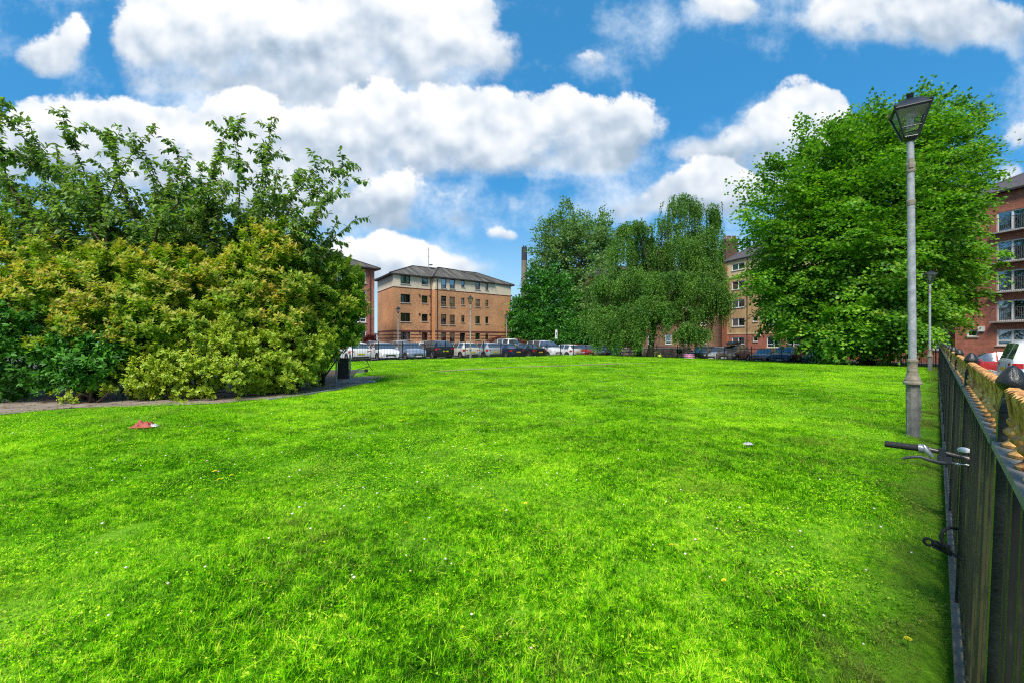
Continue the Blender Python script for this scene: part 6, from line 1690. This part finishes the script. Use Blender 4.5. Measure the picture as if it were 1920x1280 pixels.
# two pale posts with a dark board at the end of the shrubs
a = on_ground(630.5, 717); b = on_ground(656.5, 716.5)
root = thing('board_stand', 'dark board held between two thin pale posts at the end of the shrub bank', 'board', (*((a+b)/2)[:2], 0)); org = np.array(root.location)
pale = simple('pale_post_paint', (.50, .47, .40), .7, var=.2, scale=12)
for q in (a, b):
    mb = MB(); h = .98; mb.tube([q-org-[0, 0, .1], q-org+[0, 0, h]], .028, 10); mb.lathe([(.03, h), (.034, h+.01), (.02, h+.03)], 10, tuple(q-org)); mb.build('post', pale, root, smooth=.8)
mb = MB(); d = (b-a)[:2]; mb.box((a+b)/2-org+[0, 0, .50], (np.linalg.norm(d)-.09, .05, .74), math.atan2(d[1], d[0])); mb.build('panel', simple('dark_maroon_board', (.022, .014, .016), .6, scale=5, col2=(.06, .035, .035)), root)
# flat grey hatch on the path
q = on_ground(678, 716.5)
root = thing('access_hatch', 'flat grey hatch lying on the path beside the pale posts', 'hatch', (q[0], q[1], .03), .5)
mb = MB(); mb.box((0, 0, 0), (.86, .5, .03)); mb.build('frame', simple('hatch_frame', (.36, .36, .36), .6, var=.2), root)
mb = MB(); mb.box((.0, 0, .018), (.74, .36, .02)); mb.build('lid', simple('hatch_lid', (.07, .07, .08), .6, var=.3), root)
# kick scooter lying on its side
q = on_ground(672, 700); s_blk = simple('scooter_black', (.015, .017, .017), .5)
root = thing('kick_scooter', 'black scooter lying on its side on the grass behind the pale posts', 'scooter', (q[0], q[1], .05), .12)
mb = MB(); mb.box((-.05, 0, .06), (.62, .05, .13)); mb.box((-.05, .03, .06), (.55, .012, .09)); mb.build('deck', simple('scooter_deck', (.05, .055, .055), .5, col2=(.25, .27, .27), scale=6), root)
for x in (-.40, .34):
    mb = MB(); mb.tube([(x, -.02, .08), (x, .03, .08)], .085, 16); mb.build('wheel', s_blk, root, smooth=.8)
mb = MB(); mb.tube([(-.30, 0, .07), (-.1, .05, .12), (.46, .12, .27)], .017, 8); mb.build('stem', s_blk, root, smooth=4)
mb = MB(); mb.tube([(.36, .10, .50), (.46, .12, .27), (.58, .14, .10)], .015, 8); hb = mb.build('handlebar', s_blk, root, smooth=4)
for p0, p1 in (((.335, .095, .56), (.37, .105, .47)), ((.565, .138, .13), (.60, .142, .07))):
    mb = MB(); mb.tube([p0, p1], .021, 8); mb.build('grip', s_blk, hb, smooth=.8)
# crumpled red bag
q = on_ground(268, 803)
root = thing('red_bag', 'crumpled red bag with grey end lying on the lawn at left', 'bag', (q[0], q[1], .035), .15)
def crumple(sx, sy, h, seed, n=14):
    r = np.random.default_rng(seed); mb = MB(); V = []
    for j in range(n):
        for i in range(n):
            u, v = i/(n-1)*2-1, j/(n-1)*2-1
            k = max(0, 1-abs(u)**3)*max(0, 1-abs(v)**3)
            V.append((u*sx*(1+.06*r.normal()), v*sy*(1+.06*r.normal()), h*k*(.65+.45*math.sin(5*u+3*v+seed)*math.cos(4*v-2*u)+.22*r.normal())))
    mb.add(V, [(j*n+i, j*n+i+1, (j+1)*n+i+1, (j+1)*n+i) for j in range(n-1) for i in range(n-1)]); return mb
o = crumple(.155, .11, .095, 3).build('cloth', simple('faded_red_cloth', (.30, .03, .02), .75, scale=14, bump=.3, col2=(.42, .12, .08)), root, smooth=.9)
m_ = crumple(.06, .05, .04, 5).build('strap', simple('grey_lining', (.42, .42, .40), .8), root, smooth=.9); m_.location = (.16, .01, .0)
q = on_ground(1403, 838)
o = crumple(.055, .045, .03, 8).build('paper_scrap', simple('grey_paper', (.36, .36, .36), .8, scale=20), None, smooth=.9); o.location = (q[0], q[1], .045); tag(o, 'small crumpled grey-white scrap of litter on the lawn right of centre', 'litter')
# yellow flowers (dandelion-like): one built with its parts, the rest copied
def flower():
    root = thing('yellow_flower', 'yellow', 'flower', group='yellow wild flowers in the lawn')
    st = simple('flower_stem', (.06, .16, .02), .7); ye = simple('yellow_petal', (.82, .72, .01), .6, var=.06, scale=200)
    mb = MB(); mb.tube([(0, 0, .02), (.003, 0, .06), (0, .003, .098)], .0018, 5); mb.build('stem', st, root)
    mb = MB()
    for ring, (r, n, z) in enumerate(((.019, 14, .0), (.013, 10, .004), (.007, 7, .007))):
        for k in range(n):
            a = 2*math.pi*k/n+ring*.3; c, s = math.cos(a), math.sin(a); w_ = .0032
            mb.add([(.002*c, .002*s, .098+z), (r*.7*c-w_*s, r*.7*s+w_*c, .101+z), (r*c, r*s, .104+z*.8), (r*.7*c+w_*s, r*.7*s-w_*c, .101+z)], [(0, 1, 2, 3)])
    mb.build('petals', ye, root); return root
fl = flower()
FL = [(405, 882, 'topmost yellow flower of the tall cluster on the left lawn'), (418, 896, 'largest lower yellow flower of the tall cluster on the left lawn'), (437, 890, 'yellow flower at the right side of the left lawn cluster'),
      (763, 980, 'single yellow flower in the lawn left of centre'), (948, 947, 'upper left yellow flower of the central trio'), (986, 941, 'yellow flower just right of the central trio'), (944, 958, 'lowest yellow flower of the central trio'),
      (1263, 1022, 'yellow flower in the lawn well right of centre'), (1368, 1087, 'yellow flower nearest the middle of the right foreground lawn'), (1700, 1195, 'yellow flower in the foreground close to the railing'),
      (292, 783, 'small far yellow flower beside the path edge left'), (745, 786, 'left one of the far yellow flower pair'), (757, 786, 'right one of the far yellow flower pair'), (1030, 745, 'farthest yellow flower beyond the lawn centre')]
for i, (px, py, lb) in enumerate(FL):
    o = fl if i == 0 else copy_tree(fl); z = .055
    q = on_ground(px, py, z); k = .9 if py > 900 else 1.35
    o.location = (q[0], q[1], gz(q[0], q[1])+z-.102*k); o.scale = (k, k, k); o.rotation_euler = (RNG.normal(0, .15)+.15, RNG.normal(0, .15), RNG.uniform(0, 6)); o['label'] = lb

# play things under the weeping tree
tr = W(1163, 668, 47.5); z0 = gz(tr[0], tr[1])
root = thing('trampoline', 'small low trampoline with mauve rim and blue legs under the weeping tree', 'trampoline', (tr[0], tr[1], z0))
mb = MB(); mb.tube([(1.35*math.cos(a), 1.0*math.sin(a), .42) for a in np.linspace(0, 2*math.pi, 33)], .05, 8, cap=False); mb.build('rim', simple('mauve_pad', (.32, .22, .40), .7), root, smooth=4)
mb = MB(); mb.add([(1.33*math.cos(a), .98*math.sin(a), .42) for a in np.linspace(0, 2*math.pi, 33)[:-1]], [tuple(range(32))]); mb.build('mat', simple('black_mat', (.02, .02, .025), .7), root)
for x, y in ((-1.1, -.5), (1.1, -.5), (-1.1, .5), (1.1, .5), (0, -.95), (0, .95)):
    mb = MB(); mb.tube([(x, y, .42), (x*1.05, y*1.05, 0)], .03, 8); mb.build('leg', simple('blue_leg', (.12, .32, .55), .5), root, smooth=4)
lad = W(1153, 668, 46.2); z0 = gz(lad[0], lad[1])
root = thing('climbing_frame', 'green panelled ladder frame with pale blue rails beside the trampoline', 'climbing frame', (lad[0], lad[1], z0))
bl = simple('pale_blue_plastic', (.16, .45, .58), .5); gn = simple('green_plastic', (.02, .22, .05), .5)
for x in (-.27, .27):
    mb = MB(); mb.tube([(x, -.3, 0), (x, .0, 1.3)], .035, 8); mb.build('rail', bl, root, smooth=4)
for k in range(4):
    mb = MB(); y = -.23+.07*k; z = .3+.28*k; mb.tube([(-.27, y, z), (.27, y, z)], .03, 8); mb.build('rung', bl, root, smooth=4)
mb = MB(); mb.box((0, .06, .75), (.48, .02, .85)); mb.build('panel', gn, root)
mb = MB(); mb.box((0, .35, .95), (.5, .5, .04)); mb.build('platform', gn, root)
for x in (-.22, .22):
    mb = MB(); mb.tube([(x, .58, 0), (x, .58, 1.3)], .03, 8); mb.build('rail', bl, root, smooth=4)
pp = W(1292, 670, 42); z0 = gz(pp[0], pp[1])
root = thing('paddling_pool', 'pink inflatable paddling pool on the grass right of the weeping tree', 'paddling pool', (pp[0], pp[1], z0)); pk = simple('pink_vinyl', (.72, .25, .50), .35, var=.08)
for k, (r, z) in enumerate(((.42, .10), (.45, .26), (.42, .40))):
    mb = MB(); mb.tube([(r*math.cos(a), r*math.sin(a), z) for a in np.linspace(0, 2*math.pi, 29)], .095, 10, cap=False); mb.build('ring', pk if k != 0 else simple('pale_pink_vinyl', (.78, .50, .62), .35), root, smooth=4)
mb = MB(); mb.add([(.42*math.cos(a), .42*math.sin(a), .1) for a in np.linspace(0, 2*math.pi, 29)[:-1]], [tuple(range(28))]); mb.build('floor', pk, root)
bq = W(1274, 666, 44.5); z0 = gz(bq[0], bq[1])
root = thing('barbecue', 'black kettle barbecue on legs behind pink paddling pool', 'barbecue', (bq[0], bq[1], z0))
mb = MB(); mb.lathe([(.05, .48), (.20, .54), (.28, .66), (.29, .72), (.26, .82), (.16, .92), (.04, .95)], 18); mb.build('kettle', M['black_iron'], root, smooth=.8)
for k in range(3):
    a = k*2.1; mb = MB(); mb.tube([(.16*math.cos(a), .16*math.sin(a), .56), (.27*math.cos(a), .27*math.sin(a), 0)], .016, 6); mb.build('leg', M['black_iron'], root)
mb = MB(); mb.tube([(-.05, 0, .95), (0, 0, 1.0), (.05, 0, .95)], .012, 6); mb.build('handle', M['black_iron'], root)
tt = W(1229, 667, 44); z0 = gz(tt[0], tt[1])
root = thing('toy_table', 'small yellow-green toy table beside the weeping tree trunk', 'toy table', (tt[0], tt[1], z0)); yg = simple('lime_plastic', (.45, .55, .06), .45)
mb = MB(); mb.lathe([(.22, .50), (.25, .51), (.25, .55), (.22, .56)], 18); mb.build('table_top', yg, root, smooth=.6)
for x, y in ((-.13, -.13), (.13, -.13), (.13, .13), (-.13, .13)):
    mb = MB(); mb.tube([(x, y, .5), (x*1.4, y*1.4, 0)], .025, 8); mb.build('leg', yg, root)
tb = W(1237, 671, 42.3); z0 = gz(tb[0], tb[1])
root = thing('toy_frog', 'low lime green ride-on toy on the grass left of pink paddling pool', 'toy', (tb[0], tb[1], z0))
mb = MB(); mb.lathe([(.02, .08), (.16, .10), (.20, .18), (.15, .28), (.04, .33)], 14); mb.build('body', yg, root, smooth=.8)
for x in (-.16, .16):
    mb = MB(); mb.tube([(x, -.05, .09), (x, .05, .09)], .09, 12); mb.build('wheel', M['trim'], root, smooth=.8)
mb = MB(); mb.tube([(.0, 0, .3), (.12, 0, .44), (.12, .12, .46)], .018, 6); mb.build('handle', yg, root)
dk = W(1196.5, 668, 46); z0 = gz(dk[0], dk[1])
root = thing('storage_box', 'tall dark grey storage box standing left of the weeping tree trunk', 'storage box', (dk[0], dk[1], z0))
mb = MB(); mb.box((0, 0, .47), (.68, .5, .94)); mb.build('cabinet', simple('dark_grey_box', (.03, .035, .033), .6, var=.4, scale=4), root)
mb = MB(); mb.box((0, 0, .97), (.74, .56, .06)); mb.build('lid', simple('box_lid', (.05, .055, .05), .6), root)
# upright sign by the car park
sg = W(1044, 640, 50); z0 = float(ground_z(sg[0], sg[1]))
root = thing('upright_sign', 'tall narrow white sign on dark post among the parked cars before the dense trees', 'sign', (sg[0], sg[1], z0)); org = np.array(root.location)
zt, zb = W(0, 618.5, 50)[2]-z0, W(0, 635, 50)[2]-z0
mb = MB(); mb.tube([(0, 0.06, 0), (0, .06, zt)], .05, 10); mb.build('post', M['black_iron'], root, smooth=4)
mb = MB(); mb.box((-.06, 0, (zt+zb)/2), (.25, .04, zt-zb)); pn = mb.build('panel', simple('white_sign_face', (.62, .62, .58), .5, var=.05), root)
mb = MB(); mb.box((.10, 0, (zt+zb)/2), (.07, .06, zt-zb)); mb.box((-.05, -.024, (zt+zb)/2+.02), (.09, .006, .36)); mb.box((-.05, -.024, (zt+zb)/2-.32), (.12, .006, .05)); mb.build('dark_edge', M['trim'], pn)
# tan gate pier and white pole beyond the right fence
gp = W(1503, 660, 42.5); z0 = float(ground_z(gp[0], gp[1]))
root = thing('gate_pier', 'tan brick gate pier with pale foot beside the huge round tree', 'gate pier', (gp[0], gp[1], z0)); hh = 1.45-(656-640)*42.5/F-z0
mb = MB(); mb.box((0, 0, hh/2), (.28, .28, hh), .5); mb.build('shaft', simple('tan_pier', (.36, .22, .11), .85, var=.25, scale=10), root)
mb = MB(); mb.box((0, 0, hh*.80), (.33, .33, .05), .5); mb.box((0, 0, hh+.03), (.35, .35, .08), .5); mb.build('band', M['tan_brick'], root)
mb = MB(); mb.box((0, 0, .1), (.34, .34, .22), .5); mb.build('foot', M['sill'], root)
wp = W(1690, 640, 33); z0 = float(ground_z(wp[0], wp[1]))
root = thing('white_pole', 'thin white pole behind the fence, left of the second lamp post', 'pole', (wp[0], wp[1], z0))
mb = MB(); mb.tube([(0, 0, 0), (0, 0, 2.4)], .06, 10); mb.build('shaft', M['white_frame'], root, smooth=4)
mb = MB(); mb.lathe([(.065, 2.4), (.075, 2.43), (.03, 2.48)], 10); mb.build('cap', M['trim'], root)
# low pale kerb wall in the street behind the right fence
wa, wb_ = W(1620, 640, 36), W(1775, 640, 31.5)
root = thing('low_wall', 'low pale kerb wall behind the fence beneath the red brick flats', 'wall', (*((wa+wb_)/2)[:2], -.62)); org = np.array(root.location)
d = (wb_-wa)[:2]; L = np.linalg.norm(d); ang = math.atan2(d[1], d[0])
mb = MB(); mb.box((0, 0, .16), (L, .25, .34), ang); mb.build('block', M['kerb'], root)
mb = MB(); mb.box((0, 0, .36), (L+.04, .30, .06), ang); mb.build('coping', M['concrete'], root)

# person standing by the dark navy car
def person():
    D = 44.5; q = W(1494, 660, D); z0 = float(ground_z(q[0], q[1]))
    root = thing('person', 'person in plum top and pale blue jeans standing between navy car and gate pier', 'person', (q[0], q[1], z0), -2.4)
    def skin(name, verts, edges, rad, mat, parent):
        me = bpy.data.meshes.new(name); me.from_pydata(verts, edges, []); ob = bpy.data.objects.new(name, me); C.objects.link(ob); ob.parent = parent
        bm = bmesh.new(); bm.from_mesh(me); ly = bm.verts.layers.skin.verify()
        for v, r in zip(bm.verts, rad): v[ly].radius = (r, r*.85)
        bm.verts.ensure_lookup_table(); bm.verts[0][ly].use_root = True; bm.to_mesh(me); bm.free(); me.materials.append(mat)
        ob.modifiers.new('skin', 'SKIN').use_smooth_shade = True; s_ = ob.modifiers.new('smooth', 'SUBSURF'); s_.levels = 1; s_.render_levels = 1
        return ob
    sk = simple('skin_tone', (.45, .26, .18), .6); top = simple('plum_top', (.12, .035, .055), .85); jn = simple('pale_jeans', (.20, .30, .38), .85); hr = simple('brown_hair', (.05, .025, .014), .7)
    V = [(0, 0, .88), (0, 0, 1.10), (0, 0, 1.30), (.01, 0, 1.38), (.02, 0, 1.46), (.035, 0, 1.55), (.025, 0, 1.63),
         (0, .17, 1.32), (.03, .22, 1.08), (.14, .20, .88), (.18, .19, .80), (0, -.17, 1.32), (.02, -.22, 1.08), (.08, -.21, .86), (.10, -.21, .78),
         (0, .09, .84), (.03, .10, .46), (0, .10, .08), (.13, .10, .03), (0, -.09, .84), (-.01, -.10, .46), (-.05, -.10, .08), (.08, -.10, .03)]
    E = [(0, 1), (1, 2), (2, 3), (3, 4), (4, 5), (5, 6), (2, 7), (7, 8), (8, 9), (9, 10), (2, 11), (11, 12), (12, 13), (13, 14), (0, 15), (15, 16), (16, 17), (17, 18), (0, 19), (19, 20), (20, 21), (21, 22)]
    R = [.13, .12, .13, .055, .055, .085, .07, .055, .042, .034, .038, .055, .042, .034, .038, .085, .06, .042, .035, .085, .06, .042, .035]
    body = skin('body', V, E, R, sk, root)
    skin('top', [(0, 0, .90), (0, 0, 1.10), (0, 0, 1.31), (0, 0, 1.37), (0, .17, 1.32), (.03, .22, 1.08), (.13, .20, .90), (0, -.17, 1.32), (.02, -.22, 1.08), (.07, -.21, .88)], [(0, 1), (1, 2), (2, 3), (2, 4), (4, 5), (5, 6), (2, 7), (7, 8), (8, 9)], [.155, .145, .150, .075, .07, .056, .046, .07, .056, .046], top, body)
    skin('jeans', [(0, 0, .92), (0, .09, .84), (.03, .10, .46), (0, .10, .10), (0, -.09, .84), (-.01, -.10, .46), (-.05, -.10, .10)], [(0, 1), (1, 2), (2, 3), (0, 4), (4, 5), (5, 6)], [.14, .10, .072, .056, .10, .072, .056], jn, body)
    skin('hair', [(.02, 0, 1.60), (.01, 0, 1.665), (-.045, 0, 1.60), (-.05, 0, 1.50)], [(0, 1), (0, 2), (2, 3)], [.075, .06, .07, .05], hr, body)
person()

# fallen leaves and bits of bark on the path and under the shrubs, far too many to count
def litter():
    n = 900; q = RNG.uniform(0, 1, n); k = RNG.uniform(-.12, 1.25, n)
    A = np.array(path_edge); B = np.array(bed_edge); u = np.linspace(0, 1, len(A)); v = np.linspace(0, 1, len(B))
    a = np.stack([np.interp(q, u, A[:, i]) for i in range(2)], -1); b = np.stack([np.interp(q, v, B[:, i]) for i in range(2)], -1)
    p = a+(b-a)*k[:, None]; P = np.concatenate([p, (lawn_z(p[:, 0], p[:, 1])+.022)[:, None]], -1)
    th = RNG.uniform(0, 6.28, n); Ax = np.stack([np.cos(th), np.sin(th), RNG.normal(0, .25, n)], -1); N = unit(RNG.normal(0, .3, (n, 3))+np.array([0, 0, 1.0]))
    L = RNG.uniform(.03, .075, n)
    m = leaf_mat('fallen_leaf', (.05, .030, .014, 1), (.18, .10, .03, 1), (.42, .28, .07, 1), .15, noise_scale=3)
    tag(leaf_mesh('fallen_leaves', P, Ax, N, L, L*.6, DIAMOND, m, None), 'brown and yellow fallen leaves strewn along the path', 'leaves', kind='stuff')
litter()
